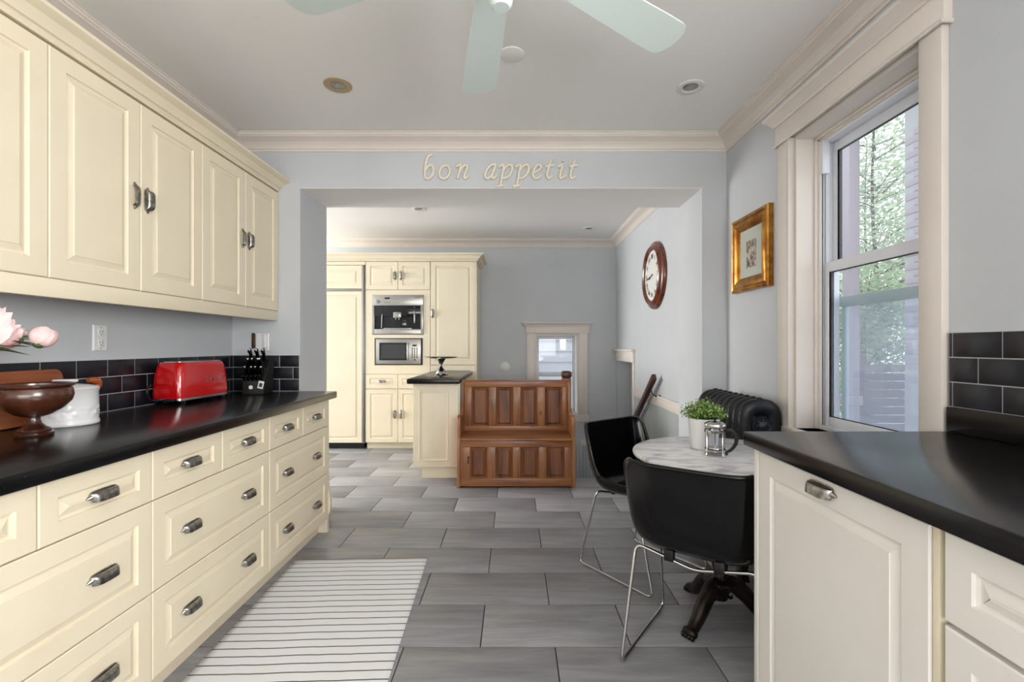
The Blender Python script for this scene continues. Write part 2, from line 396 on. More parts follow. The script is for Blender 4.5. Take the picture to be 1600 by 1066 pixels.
# far room
BX0, BX1, BZ0, BZ1 = 0.278, 0.843, 0.315, 1.355
b = B().mat('wall')
b.box(XFL - 0.15, BX0, YB, YB + 0.22, -1.0, CZ).box(BX1, XF + 0.4, YB, YB + 0.22, -1.0, CZ).box(BX0, BX1, YB, YB + 0.22, -1.0, BZ0).box(BX0, BX1, YB, YB + 0.22, BZ1, CZ)
wb = struct(b.obj('wall_back', smooth=False))
DY0, DY1, DZ1 = 5.22, 6.08, 1.02
b = B().mat('wall')
b.box(XF, XF + 0.3, YO2, DY0, -1.0, CZ).box(XF, XF + 0.3, DY1, YB, -1.0, CZ).box(XF, XF + 0.3, DY0, DY1, DZ1, CZ)
wfr = struct(b.obj('wall_far_right', smooth=False))
struct(B().mat('wall').box(XFL - 0.15, XFL, YO2 - 0.2, YB, 0, CZ).obj('wall_far_left'))
struct(B().mat('wall').box(XFL, XL - 0.15, YO2 - 0.15, YO2, 0, CZ).obj('wall_far_front'))
ceil = struct(B().mat('ceil').box(XFL - 0.15, XR + 0.4, YR - 0.15, YB + 0.22, CZ, CZ + 0.12).obj('ceiling', smooth=False))
# soffit of the opening painted like the ceiling
struct(B().mat('ceil').box(JL, JR, YO + 0.002, YO2 - 0.002, SOF - 0.004, SOF).obj('trim_1'))
# floor: screed with tiles, open over the stairs
SX0, SX1, SY0 = 0.56, XF, 4.326
fl = B().mat('fgrout')
fl.box(XFL, XR + 0.1, YR, SY0, -0.12, -0.003).box(XFL, SX0 - 0.005, SY0, YB, -0.12, -0.003)
fl = struct(fl.obj('floor', smooth=False))
TW, TD = 0.607, 0.310
tile_cache = {}
def floor_tile(x0, x1, y0, y1):
    g = 0.0022; w = round(x1 - x0 - 2 * g, 4); d = round(y1 - y0 - 2 * g, 4)
    if w < 0.02 or d < 0.02: return
    if (w, d) not in tile_cache:
        tile_cache[(w, d)] = B().mat('ftile').box(-w / 2, w / 2, -d / 2, d / 2, -0.008, 0, 0.0015).mesh('tile')
    o = inst(tile_cache[(w, d)], 'tile', fl, ((x0 + x1) / 2, (y0 + y1) / 2, 0.0))
row = -14
while True:
    y0 = 2.834 + row * TD - 0.003; y1 = y0 + TD
    if y0 > YB: break
    off = 0.165 if row % 2 == 0 else -0.135
    k0 = -6
    if y0 > YO2 - TD: xa, xb = -3.2, XF
    else: xa, xb = XL, XR
    for k in range(-6, 5):
        x0 = off + k * TW; x1 = x0 + TW
        x0, x1 = max(x0, xa), min(x1, xb)
        if x1 - x0 < 0.02: continue
        yy0, yy1 = max(y0, YR), min(y1, YB)
        if yy1 - yy0 < 0.02: continue
        if yy1 > SY0 + 0.03 and x1 > SX0:
            if yy0 < SY0 - 0.02: floor_tile(x0, x1, yy0, SY0 - 0.001); 
            else:
                if x0 < SX0 - 0.03: floor_tile(x0, SX0 - 0.012, yy0, yy1)
            continue
        floor_tile(x0, x1, yy0, yy1)
    row += 1
# crown mouldings -------------------------------------------
CP = [(0, -0.098), (0.006, -0.098), (0.009, -0.092), (0.009, -0.086), (0.016, -0.082), (0.018, -0.075), (0.026, -0.062), (0.042, -0.046), (0.064, -0.034), (0.080, -0.028), (0.084, -0.022), (0.090, -0.02), (0.090, -0.010), (0.098, -0.006), (0.098, -0.001), (0, -0.001)]
struct(B().mat('trim').sweep([(XL, YR), (XR, YR), (XR, YO), (XL, YO)], CP, CZ, closed=True).obj('trim_2', angle=12))
struct(B().mat('trim').sweep([(XF, YO2 + 0.001), (XF, YB), (XFL, YB)], CP, CZ).obj('trim_3', angle=12))
# ------------------------------------------------------------ backsplash tiles (parts of the walls)
bt_cache = {}
def splash(wall, origin, rz, length, z0, joints, rows=3, rh=0.0783, tw=0.1535):
    """local x runs along the wall, tiles face -y"""
    Mx = Matrix.Translation(origin) @ Matrix.Rotation(rz, 4, 'Z')
    g = B().mat('grout').box(0, length, -0.0105, 0, z0, z0 + rows * rh); g.xf(Mx); g.obj('grout', wall)
    for r in range(rows):
        x = joints[r % 2]
        while x > 0: x -= tw
        while x < length:
            a, c = max(x, 0) + 0.0016, min(x + tw, length) - 0.0016
            if c - a > 0.008:
                w = round(c - a, 4)
                if w not in bt_cache: bt_cache[w] = B().mat('btile').box(-w / 2, w / 2, -0.0045, 0.0045, -rh / 2 + 0.0016, rh / 2 - 0.0016, 0.0012).mesh('tile')
                p = Mx @ Vector(((a + c) / 2, -0.0075, z0 + rh * (r + 0.5)))
                inst(bt_cache[w], 'tile', wall, p, (0, 0, rz))
            x += tw
splash(wl, (XL, 1.0, 0), R(90), YO - 1.0, 0.911, (0.075, 0.0))
splash(wo, (XL + 0.012, YO, 0), 0, JL - XL - 0.014, 0.911, (0.317 - 0.012, 0.24))
splash(wr, (XR, 1.512, 0), R(-90), 0.60, 1.016, (0.012, 0.095))

# ------------------------------------------------------------ right-hand window (window_1)
def part(b, name, par, **k): return b.obj(name, par, **k)
w1 = struct(B().mat('trim').box(XR - 0.0, XR + 0.09, WY1 - 0.018, WY1, WZ0, WZ1).box(XR, XR + 0.09, WY0, WY0 + 0.018, WZ0, WZ1).box(XR, XR + 0.09, WY0 + 0.018, WY1 - 0.018, WZ1 - 0.018, WZ1)
            .obj('window_1'))
# stop mouldings
b = B().mat('trim')
for (d, t) in ((0.085, 0.012), (0.10, 0.022)):
    b.box(XR + d, XR + d + 0.018, WY1 - 0.018 - t, WY1 - 0.018, WZ0, WZ1 - 0.018, 0.003).box(XR + d, XR + d + 0.018, WY0 + 0.018, WY0 + 0.018 + t, WZ0, WZ1 - 0.018, 0.003)
    b.box(XR + d, XR + d + 0.018, WY0 + 0.018, WY1 - 0.018, WZ1 - 0.018 - t, WZ1 - 0.018, 0.003)
b.obj('stop_moulding', w1)
for (a, c) in ((WY1, WY1 + 0.108), (WY0 - 0.088, WY0)):
    b = B().mat('trim').box(XR - 0.026, XR, a, c, WZ0 - 0.05, 2.25, 0.003)
    if a == WY1: b.box(XR - 0.03, XR - 0.02, a, a + 0.014, WZ0 - 0.05, 2.25, 0.003)
    b.obj('casing', w1)
b = B().mat('trim').box(XR - 0.03, XR, WY0 - 0.10, WY1 + 0.12, 2.255, 2.35, 0.002)
HP = [(0, 0), (0.006, 0.0), (0.010, 0.006), (0.010, 0.012), (0.018, 0.018), (0.030, 0.034), (0.044, 0.044), (0.046, 0.058), (0, 0.058)]
b.sweep([(XR, WY0 - 0.10), (XR - 0.03, WY0 - 0.10), (XR - 0.03, WY1 + 0.12), (XR, WY1 + 0.12)][::1], HP, 2.346)
BP = [(0, 0), (0.007, 0.001), (0.010, 0.007), (0.007, 0.014), (0, 0.016)]
b.sweep([(XR, WY0 - 0.095), (XR - 0.032, WY0 - 0.095), (XR - 0.032, WY1 + 0.115), (XR, WY1 + 0.115)], BP, 2.241)
b.obj('window_header', w1, angle=25)
# vinyl frame and sashes
FX = XR + 0.11
b = B().mat('vinyl')
y0, y1 = WY0 + 0.018, WY1 - 0.018
b.box(FX, FX + 0.09, y0, y0 + 0.03, WZ0, WZ1 - 0.018, 0.002).box(FX, FX + 0.012, y1 - 0.026, y1, WZ0, WZ1 - 0.018, 0.002).box(FX + 0.024, FX + 0.09, y1 - 0.02, y1, WZ0, WZ1 - 0.018, 0.002)
b.box(FX, FX + 0.09, y0 + 0.03, y1 - 0.026, WZ1 - 0.05, WZ1 - 0.018, 0.002).box(FX, FX + 0.09, y0 + 0.03, y1 - 0.026, WZ0, WZ0 + 0.02, 0.002)
b.box(FX - 0.006, FX + 0.03, y1 - 0.04, y1 - 0.0, WZ1 - 0.20, WZ1 - 0.03, 0.002)
b.obj('window_frame', w1)
def sash(x, z0, z1, top, bot, name='sash', ya=y0 + 0.03, yb=y1 - 0.026):
    b = B().mat('vinyl'); st = 0.032
    b.box(x, x + 0.028, ya, ya + st, z0, z1, 0.003).box(x, x + 0.028, yb - st, yb, z0, z1, 0.003)
    b.box(x, x + 0.028, ya + st, yb - st, z1 - top, z1, 0.003).box(x, x + 0.028, ya + st, yb - st, z0, z0 + bot, 0.003)
    o = b.obj(name, w1)
    g = B().mat('slot'); e = 0.004
    g.box(x + 0.008, x + 0.014, ya + st - 0.001, ya + st + e, z0 + bot, z1 - top).box(x + 0.008, x + 0.014, yb - st - e, yb - st + 0.001, z0 + bot, z1 - top)
    g.box(x + 0.008, x + 0.014, ya + st, yb - st, z0 + bot, z0 + bot + e).box(x + 0.008, x + 0.014, ya + st, yb - st, z1 - top - e, z1 - top).obj('gasket', o)
    B().mat('glass').box(x + 0.010, x + 0.014, ya + st, yb - st, z0 + bot, z1 - top).obj('pane', o)
    return o
sash(FX + 0.052, 1.58, WZ1 - 0.05, 0.045, 0.03)
lo = sash(FX + 0.012, WZ0 + 0.02, 1.615, 0.05, 0.045)
B().mat('teal').box(FX + 0.094, FX + 0.115, WY0 + 0.03, WY1 - 0.03, 1.40, 1.45, 0.004).box(FX + 0.094, FX + 0.115, WY1 - 0.07, WY1 - 0.045, WZ0, 1.4, 0.003).obj('storm_sash', w1)
B().mat('screen').box(FX + 0.10, FX + 0.102, WY0 + 0.03, WY1 - 0.07, WZ0 + 0.01, 1.40).obj('insect_screen', w1)
B().mat('trim').box(XR - 0.04, FX, WY0 - 0.11, WY1 + 0.13, WZ0 - 0.028, WZ0, 0.006).obj('window_sill', w1)

# ------------------------------------------------------------ stair window (window_2)
w2 = struct(B().mat('trim').box(BX0, BX0 + 0.016, YB, YB + 0.16, BZ0, BZ1).box(BX1 - 0.016, BX1, YB, YB + 0.16, BZ0, BZ1).box(BX0 + 0.016, BX1 - 0.016, YB, YB + 0.16, BZ1 - 0.016, BZ1).box(BX0 + 0.016, BX1 - 0.016, YB, YB + 0.16, BZ0, BZ0 + 0.016).obj('window_2'))
B().mat('trim').box(BX0 - 0.11, BX0, YB - 0.022, YB, BZ0, BZ1 + 0.01, 0.002).obj('casing', w2)
B().mat('trim').box(BX1, BX1 + 0.11, YB - 0.022, YB, BZ0, BZ1 + 0.01, 0.002).obj('casing', w2)
b = B().mat('trim').box(BX0 - 0.125, BX1 + 0.125, YB - 0.028, YB, BZ1 + 0.01, BZ1 + 0.105, 0.002)
b.sweep([(BX1 + 0.125, YB), (BX1 + 0.125, YB - 0.028), (BX0 - 0.125, YB - 0.028), (BX0 - 0.125, YB)][::-1], [(-a, c) for a, c in HP], BZ1 + 0.10).obj('window_header', w2, angle=25)
B().mat('trim').box(BX0 - 0.13, BX1 + 0.13, YB - 0.024, YB, BZ0 - 0.09, BZ0, 0.003).obj('window_apron', w2)
b = B().mat('vinyl'); xa, xb = BX0 + 0.016, BX1 - 0.03
b.box(xa, xa + 0.035, YB + 0.10, YB + 0.14, BZ0 + 0.016, BZ1 - 0.016, 0.003).box(xb - 0.035, xb, YB + 0.10, YB + 0.14, BZ0 + 0.016, BZ1 - 0.016, 0.003)
for (za, zb) in ((BZ0 + 0.016, BZ0 + 0.06), (0.80, 0.86), (BZ1 - 0.06, BZ1 - 0.016)): b.box(xa + 0.035, xb - 0.035, YB + 0.10, YB + 0.14, za, zb, 0.003)
sh = b.obj('sash', w2)
B().mat('glass').box(xa + 0.035, xb - 0.035, YB + 0.118, YB + 0.122, BZ0 + 0.06, 0.80).obj('pane', sh)
B().mat('glass').box(xa + 0.035, xb - 0.035, YB + 0.118, YB + 0.122, 0.86, BZ1 - 0.06).obj('pane', sh)

# ------------------------------------------------------------ stairwell finish
b = B().mat('trim').box(SX0 + 0.3, XF, YB - 0.018, YB, -0.085, -0.01, 0.003); b.obj('chair_rail', wb)
b = B().mat('trim').box(XF - 0.02, XF, YO2, DY0 - 0.02, 0.655, 0.745, 0.003).box(XF - 0.028, XF, YO2, DY0 - 0.02, 0.735, 0.75, 0.003); b.obj('chair_rail', wfr)
b = B().mat('bead'); x = XF
y = YO2
while y < DY0 - 0.05:
    b.box(XF - 0.012, XF, y + 0.003, y + 0.039, -0.98 if y > SY0 else 0, 0.655, 0.003); y += 0.041
stuff(b.obj('beadboard', wfr))
b = B().mat('bead'); x = SX0 - 0.45
while x < XF - 0.05:
    b.box(x + 0.003, x + 0.039, YB - 0.012, YB, -0.98, -0.085, 0.003); x += 0.041
stuff(b.obj('beadboard', wb))
# side door in the stairwell
d1 = struct(B().mat('doorgrey').box(XF + 0.16, XF + 0.20, DY0, DY1, -0.88, DZ1).obj('door_1'))
for (za, zb) in ((-0.75, -0.2), (-0.1, 0.3), (0.4, 0.9)):
    for (ya, yb) in ((DY0 + 0.1, DY0 + 0.39), (DY0 + 0.47, DY0 + 0.76)):
        B().mat('doorgrey').rings(yb - ya, zb - za, [(0, 0), (0, 0.006), (0.02, 0.002), (0.04, 0.008)], 0, 0).xf(Matrix.Translation((XF + 0.16, yb, za)) @ Matrix.Rotation(R(-90), 4, 'Z')).obj('panel', d1)
b = B().mat('trim').box(XF - 0.025, XF, DY0 - 0.02, DY1 + 0.05, DZ1, DZ1 + 0.12, 0.002).box(XF - 0.05, XF, DY0 - 0.045, DY1 + 0.06, DZ1 + 0.12, DZ1 + 0.15, 0.006)
b.box(XF - 0.02, XF, DY0 - 0.02, DY0 + 0.03, -0.9, DZ1, 0.002).box(XF, XF + 0.16, DY0 - 0.001, DY0 + 0.01, -0.9, DZ1)
b.obj('door_frame', d1)
st = thing('staircase', 'stairs going down behind the pine bench to the side door', 'stairs', (0, 0, 0))
n = 5
for i in range(n):
    y = SY0 + 0.0 + i * 0.2; z = -0.175 * (i + 1)
    B().mat('stair').box(SX0, XF - 0.02, y, y + 0.22, z - 0.03, z, 0.004).obj('tread', st)
    B().mat('bead').box(SX0, XF - 0.02, y - 0.012, y, z, z + 0.14 if i else z + 0.05).obj('riser', st)
B().mat('stair').box(SX0 + 0.002, XF - 0.02, SY0 + 1.0, YB - 0.02, -0.93, -0.88).obj('landing', st)
struct(B().mat('bead').box(SX0 - 0.02, SX0, SY0, YB, -0.9, -0.125).obj('trim_4'))
# handrail on the stair wall
hr = thing('handrail', 'dark wooden handrail sloping down the stair wall on an iron bracket', 'handrail', (0, 0, 0))
p0, p1 = Vector((XF - 0.07, 4.25, 0.93)), Vector((XF - 0.07, 5.15, 0.29))
dirv = (p1 - p0).normalized()
b = B().box(-0.02, 0.02, 0, (p1 - p0).length, -0.03, 0.03, 0.008)
b.xf(Matrix.Translation(p0) @ Matrix.Rotation(math.atan2(dirv.z, dirv.y), 4, 'X')); b.obj('rail', hr, 'rail')
B().tube([(XF, 4.30, 0.74), (XF - 0.03, 4.32, 0.745), (XF - 0.06, 4.35, 0.77), (XF - 0.07, 4.36, 0.84)], 0.006, 8, smooth=4).lathe([(0.022, 0), (0.022, 0.005), (0.01, 0.01)], (XF, 4.30, 0.74), 16, 'x').obj('bracket', hr, 'ironplain')
# ============================================================ CABINET PARTS
DOOR = [(0, 0), (0, 0.017), (0.003, 0.020)]
def door_prof(b_, t=0.020):
    return [(0, 0), (0, t - 0.003), (0.003, t), (b_, t), (b_ + 0.002, t - 0.006), (b_ + 0.008, t - 0.0085), (b_ + 0.011, t - 0.0085), (b_ + 0.030, t - 0.002), (b_ + 0.031, t)]
front_cache = {}
def front(par, name, x0, z0, w, h, border=0.055, mat='cream', y=0.0, t=0.020):
    key = (round(w, 4), round(h, 4), border, mat, t)
    if key not in front_cache:
        front_cache[key] = B().mat(mat).rings(w, h, door_prof(border, t)).mesh(name, True, 8)
    return inst(front_cache[key], name, par, (x0, y, z0))
# cup pull: bridge-shaped bin pull, opening downwards, with pointed end lugs
def pull_mesh():
    b = B().mat('pewter'); L = 0.090; nx = 16; vs = []; fs = []
    sec = [(0.002, 0.0135), (0.010, 0.0145), (0.016, 0.0140), (0.0205, 0.0115), (0.0235, 0.0065), (0.0250, 0.0), (0.0262, -0.007), (0.0268, -0.0125), (0.0245, -0.0130)]
    for i in range(nx + 1):
        u = math.sin((-1 + 2 * i / nx) * PI / 2); e = max(0.06, (1 - abs(u) ** 5)) ** 0.5
        for (o_, z_) in sec: vs.append((u * L / 2 * (1 - 0.04 * (0.0145 - z_) / 0.03), -(0.002 + (o_ - 0.002) * e), z_ * (0.86 + 0.14 * e)))
    na = len(sec) - 1
    for i in range(nx):
        for j in range(na):
            p = i * (na + 1) + j; fs.append((p, p + 1, p + na + 2, p + na + 1))
    b.add(vs, fs); b.add([(x * 0.93, y + 0.0025, z - 0.0012) for (x, y, z) in vs], [f[::-1] for f in fs])
    b.tube([(-L / 2, -0.003, 0.004), (-L / 2 + 0.006, -0.003, 0.0145), (0, -0.003, 0.0165), (L / 2 - 0.006, -0.003, 0.0145), (L / 2, -0.003, 0.004)], 0.0024, 6, smooth=3)
    for s_ in (-1, 1): b.tube([(s_ * L / 2 * 0.93, -0.0035, 0.002), (s_ * (L / 2 + 0.005), -0.003, 0.0), (s_ * (L / 2 + 0.011), -0.0025, -0.001)], [0.009, 0.0050, 0.0012], 8)
    return b.mesh('handle', True, 50)
PULL = pull_mesh()
def pull(par, x, z, y=-0.0195, vert=0):
    return inst(PULL, 'handle', par, (x, y, z), (0, R(90) * vert, 0))

# ------------------------------------------------------------ left base drawer units; local x = +Y, front faces +X
LX = -1.20
def base_unit(y0, y1, label, splits=2, wide=True):
    t = thing('drawer_cabinet', label, 'cabinet', (LX - 0.02, y0, 0), R(90), 'cream drawer cabinets along the left wall')
    w = y1 - y0; B().mat('cream').box(0.001, w - 0.001, 0, 0.60, 0.096, 0.864).obj('body', t)
    B().mat('cream').box(0.0, w, 0.045, 0.065, 0, 0.096).obj('toe_kick', t)
    g = 0.0022; hw = w / splits
    for k in range(splits):
        d = front(t, 'drawer', k * hw + g, 0.694, hw - 2 * g, 0.166, 0.05)
        pull(d, hw / 2 - g, 0.083)
    for (za, zb) in ((0.098, 0.385), (0.389, 0.690)):
        d = front(t, 'drawer', g, za, w - 2 * g, zb - za)
        for k in range(splits): pull(d, hw * (k + 0.5) - g, (zb - za) / 2)
    return t
base_unit(2.325, 3.06, 'cream drawer cabinet at the far end of the left counter, below the knife block')
base_unit(1.571, 2.325, 'cream drawer cabinet of the left run, below the red toaster')
base_unit(0.817, 1.571, 'cream drawer cabinet nearest the camera on the left, cut by the lower left corner')
base_unit(0.06, 0.817, 'cream drawer cabinet at the left edge of the picture, only one corner in view')
wz = [(0, 0.0), (0.012, 0.0), (0.012, 0.10), (0.03, 0.14), (0.034, 0.20), (0.020, 0.28), (0.014, 0.33), (0.012, 0.864), (0, 0.864)]
o = B().mat('cream').prism([(LX - 0.02 + a, z) for a, z in wz], 3.062, 3.09, 'xz').box(XL + 0.012, LX - 0.022, 3.062, 3.11, 0, 0.864).obj('end_panel')
tag(o, 'narrow cream end panel with wavy edge closing the left cabinets', 'panel')
# counter
b = B().mat('granite').box(XL + 0.001, -1.163, -0.6, 3.116, 0.866, 0.910, 0.006)
tag(b.obj('countertop'), 'long black granite countertop along the left wall', 'countertop')
# ------------------------------------------------------------ left wall cabinets
UX = -1.55
def wall_unit(y0, y1, label):
    t = thing('wall_cabinet', label, 'cabinet', (UX - 0.02, y0, 0), R(90), 'cream wall cabinets above the left counter')
    w = y1 - y0; B().mat('cream').box(0.001, w - 0.001, 0, 0.283, 1.42, 2.225).obj('body', t)
    hw = w / 2; g = 0.002
    for k in range(2):
        d = front(t, 'door', k * hw + g, 1.437, hw - 2 * g, 0.778, 0.06)
        pull(d, (hw - 0.036) if k == 0 else 0.033, 0.385, vert=(1 if k == 0 else -1))
    return t
wall_unit(2.355, 3.117, 'cream two-door wall cabinet beside the doorway, far end of the left run')
wall_unit(1.578, 2.355, 'cream two-door wall cabinet in the middle, above the toaster and outlet')
wall_unit(0.80, 1.578, 'cream two-door wall cabinet at the left edge of the picture')
o = B().mat('cream').box(UX - 0.03, UX - 0.004, 0.8, 3.117, 1.372, 1.436, 0.003).box(XL + 0.001, UX - 0.03, 0.8, 3.117, 1.405, 1.42).obj('light_valance'); tag(o, 'long cream valance rail under the left wall cabinets', 'valance')
UCP = [(0, 0), (0.010, 0), (0.014, 0.006), (0.010, 0.014), (0.016, 0.020), (0.026, 0.022), (0.034, 0.034), (0.050, 0.050), (0.074, 0.058), (0.082, 0.062), (0.082, 0.074), (0, 0.074)]
b = B().mat('cream').sweep([(UX - 0.004, 3.118), (UX - 0.004, 0.8)][::-1], UCP, 2.222)
# flip so that it projects into the room
o_ = b.v[:]; b.v = [((2 * (UX - 0.004) - x) if x < UX - 0.004 else x, y, z) for (x, y, z) in b.v]
b.box(XL + 0.001, UX - 0.004, 0.8, 3.117, 2.225, 2.27)
tag(b.obj('crown_moulding', angle=25), 'cream crown moulding along the top of the left wall cabinets', 'moulding')
o = B().mat('plate').lathe([(0.0, 0), (0.032, 0), (0.034, 0.006), (0.034, 0.014)], (0, 0, 0), 24).obj('puck_light', loc=(-1.70, 2.28, 1.391)); tag(o, 'small round puck light under the left wall cabinets', 'light')

# ------------------------------------------------------------ right counter and cabinets; local x = -Y, front faces -X
RX = 0.757; RC = 0.937
tag(B().mat('granite').box(0.729, XR - 0.002, -0.9, 1.510, RC - 0.044, RC, 0.006).obj('countertop'), 'black granite countertop on the right reflecting the window', 'countertop')
tag(B().mat('granite').box(XR - 0.024, XR - 0.002, -0.9, 1.508, RC + 0.0005, RC + 0.078, 0.002).obj('upstand'), 'low black granite upstand below the tiles on the right wall', 'upstand')
t = thing('dishwasher', 'daylit-toned cream panelled dishwasher front with one cup pull under the right counter', 'dishwasher', (RX + 0.02, 1.466, 0), R(-90))
d = front(t, 'door', 0.003, 0.11, 0.600, 0.774, 0.062, 'daylit_cream', t=0.020); pull(d, 0.30, 0.745)
B().mat('daylit_cream').box(0.004, 0.60, 0.002, 0.56, 0.11, 0.884).obj('body', t)
B().mat('black').box(0.004, 0.60, 0.06, 0.08, 0, 0.108).obj('toe_kick', t)
o = B().mat('daylit_cream').box(RX - 0.001, XR - 0.03, 1.468, 1.492, 0, RC - 0.0445, 0.002).obj('end_panel'); tag(o, 'daylit-toned cream end panel closing the right counter beside the marble table', 'panel')
o = B().mat('cream').box(RX + 0.004, RX + 0.55, 0.846, 0.861, 0, RC - 0.046, 0.001).obj('filler_strip'); tag(o, 'narrow cream filler strip between dishwasher and right drawers', 'panel')
t = thing('drawer_cabinet', 'daylit-toned cream drawer cabinet at the right edge of the picture', 'cabinet', (RX + 0.02, 0.838, 0), R(-90))
B().mat('daylit_cream').box(0.001, 0.60, 0.001, 0.56, 0.10, RC - 0.046).obj('body', t)
B().mat('daylit_cream').box(0, 0.60, 0.06, 0.08, 0, 0.10).obj('toe_kick', t)
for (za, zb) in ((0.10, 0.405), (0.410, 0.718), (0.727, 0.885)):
    d = front(t, 'drawer', 0.004, za, 0.594, zb - za, 0.05, 'daylit_cream'); pull(d, 0.30, (zb - za) / 2)

# ============================================================ FAR KITCHEN
FY = 5.54
def front_at(par, name, x0, x1, z0, z1, **k): return front(par, name, x0, z0, x1 - x0, z1 - z0, **k)
# refrigerator
t = thing('refrigerator', 'tall built-in refrigerator behind cream panels with steel edge strips', 'refrigerator', (0, FY, 0))
B().mat('steel').box(-2.60, -1.735, 0.004, 0.60, 0.07, 2.19).obj('body', t)
front_at(t, 'upper_panel', -2.58, -1.772, 1.872, 2.145, border=0.05, t=0.02)
front_at(t, 'door_panel', -2.58, -1.772, 0.075, 1.842, border=0.045, t=0.02)
B().mat('steel').box(-1.768, -1.748, -0.026, 0.004, 0.07, 2.15, 0.003).box(-2.58, -1.77, -0.022, 0.004, 1.845, 1.868, 0.002).obj('steel_trim', t)
B().mat('cream').box(-2.60, -1.735, -0.018, 0.004, 2.15, 2.188).obj('top_rail', t)
B().mat('black').box(-2.58, -1.76, 0.03, 0.06, 0.0, 0.075).obj('toe_grille', t)
# appliance tower
t = thing('appliance_cabinet', 'tall cream cabinet housing the coffee machine and microwave', 'cabinet', (0, FY, 0))
X0, X1 = -1.729, -0.976
B().mat('cream').box(X0, X1, 0.45, 0.60, 0.075, 2.19).box(X0, X0 + 0.02, 0.002, 0.45, 0.075, 2.19).box(X1 - 0.02, X1, 0.002, 0.45, 0.075, 2.19).box(X0 + 0.02, X1 - 0.02, 0.002, 0.45, 1.845, 2.19).box(X0 + 0.02, X1 - 0.02, 0.002, 0.45, 0.075, 0.88).box(X0 + 0.02, X1 - 0.02, 0.002, 0.45, 1.30, 1.33).obj('body', t)
B().mat('cream').box(X0, X1, 0.04, 0.06, 0, 0.075).obj('toe_kick', t)
b = B().mat('cream')
b.box(X0 + 0.002, -1.655, -0.018, 0, 0.878, 1.855).box(-1.055, X1 - 0.002, -0.018, 0, 0.878, 1.855).box(-1.655, -1.055, -0.018, 0, 1.80, 1.855).box(-1.655, -1.055, -0.018, 0, 1.296, 1.336).box(-1.655, -1.055, -0.018, 0, 0.878, 0.98)
b.box(-1.655, -1.625, -0.018, 0, 0.98, 1.296).box(-1.063, -1.055, -0.018, 0, 0.98, 1.296).obj('face_frame', t)
xm = (X0 + X1) / 2
for k, (a, c) in enumerate(((X0 + 0.002, xm - 0.002), (xm + 0.002, X1 - 0.002))):
    hx = (c - a - 0.034) if k == 0 else 0.034; vv = 1 if k == 0 else -1
    d = front_at(t, 'door', a, c, 1.862, 2.188, border=0.05); pull(d, hx, 0.163, vert=vv)
    d = front_at(t, 'drawer', a, c, 0.706, 0.873, border=0.045); pull(d, (c - a) / 2, 0.083)
    d = front_at(t, 'door', a, c, 0.078, 0.700, border=0.05); pull(d, hx, 0.33, vert=vv)
# pantry
t = thing('pantry_cabinet', 'tall cream pantry cabinet at the right end of the far kitchen wall', 'cabinet', (0, FY, 0))
B().mat('cream').box(-0.974, -0.434, 0.002, 0.60, 0.075, 2.19).obj('body', t)
B().mat('cream').box(-0.974, -0.434, 0.04, 0.06, 0, 0.075).obj('toe_kick', t)
d = front_at(t, 'door', -0.970, -0.448, 0.985, 2.188, border=0.055); pull(d, 0.02, 0.60, vert=-1)
d = front_at(t, 'door', -0.970, -0.448, 0.078, 0.975, border=0.055)
B().mat('cream').box(-0.447, -0.434, -0.02, 0.002, 0.078, 2.19).obj('side_trim', t)
# crown over the far cabinets
b = B().mat('cream').sweep([(-0.432, YB), (-0.432, FY - 0.02), (-2.60, FY - 0.02)], [(a, c * 1.15) for a, c in UCP], 2.192)
b.box(-2.6, -0.434, FY, YB, 2.192, 2.25)
tag(b.obj('crown_moulding', angle=25), 'cream crown moulding over the far refrigerator and pantry', 'moulding')
# coffee machine
t = thing('coffee_machine', 'built-in stainless coffee machine with black niche, above the microwave', 'coffee machine', (-1.355, FY, 1.57))
b = B().mat('steel'); W2, H2 = 0.298, 0.229
b.box(-W2, W2, -0.03, 0.0, 0.105, H2, 0.003).box(-W2, -W2 + 0.028, -0.03, 0, -H2, 0.105, 0.002).box(W2 - 0.028, W2, -0.03, 0, -H2, 0.105, 0.002).box(-W2 + 0.028, W2 - 0.028, -0.03, 0, -H2, -H2 + 0.06, 0.002)
b.obj('fascia', t)
b = B().mat('glassdark').box(-W2 + 0.02, W2 - 0.02, 0.001, 0.02, -H2 + 0.05, 0.11).box(-W2 + 0.028, W2 - 0.028, -0.022, 0.001, -0.02, 0.105, 0.004).box(-0.08, 0.10, -0.012, 0.0, -0.17, -0.02, 0.003)
b.box(-W2 + 0.01, W2 - 0.01, 0.0, 0.43, -H2 + 0.01, H2 - 0.01).obj('niche', t)
B().mat('steel').box(-0.045, 0.045, -0.05, -0.015, -0.04, 0.028, 0.006).box(-0.022, -0.010, -0.045, -0.03, -0.062, -0.04).box(0.014, 0.026, -0.045, -0.03, -0.062, -0.04).obj('spout', t)
B().mat('steel').tube([(-0.18, -0.022, 0.0), (-0.178, -0.035, -0.02), (-0.182, -0.035, -0.12), (-0.186, -0.03, -0.16)], [0.008, 0.007, 0.005, 0.004], 8).obj('steam_pipe', t)
B().mat('steel').box(0.19, 0.205, -0.035, -0.02, -0.10, 0.03, 0.004).ball((0.197, -0.026, 0.04), 0.008).ball((0.197, -0.026, 0.085), 0.006).obj('control_lever', t)
B().mat('steel').box(-0.165, 0.165, -0.034, -0.028, -H2 + 0.06, -H2 + 0.072, 0.002).obj('drip_tray', t)
B().mat('black').box(-0.15, -0.09, -0.033, -0.029, 0.180, 0.200, 0.001).obj('display', t)
B().mat('steel').lathe([(0.02, 0), (0.02, 0.012), (0.016, 0.016), (0, 0.016)], (-0.23, -0.03, 0.150), 16, 'y').obj('knob', t)
b = B().mat('slot')
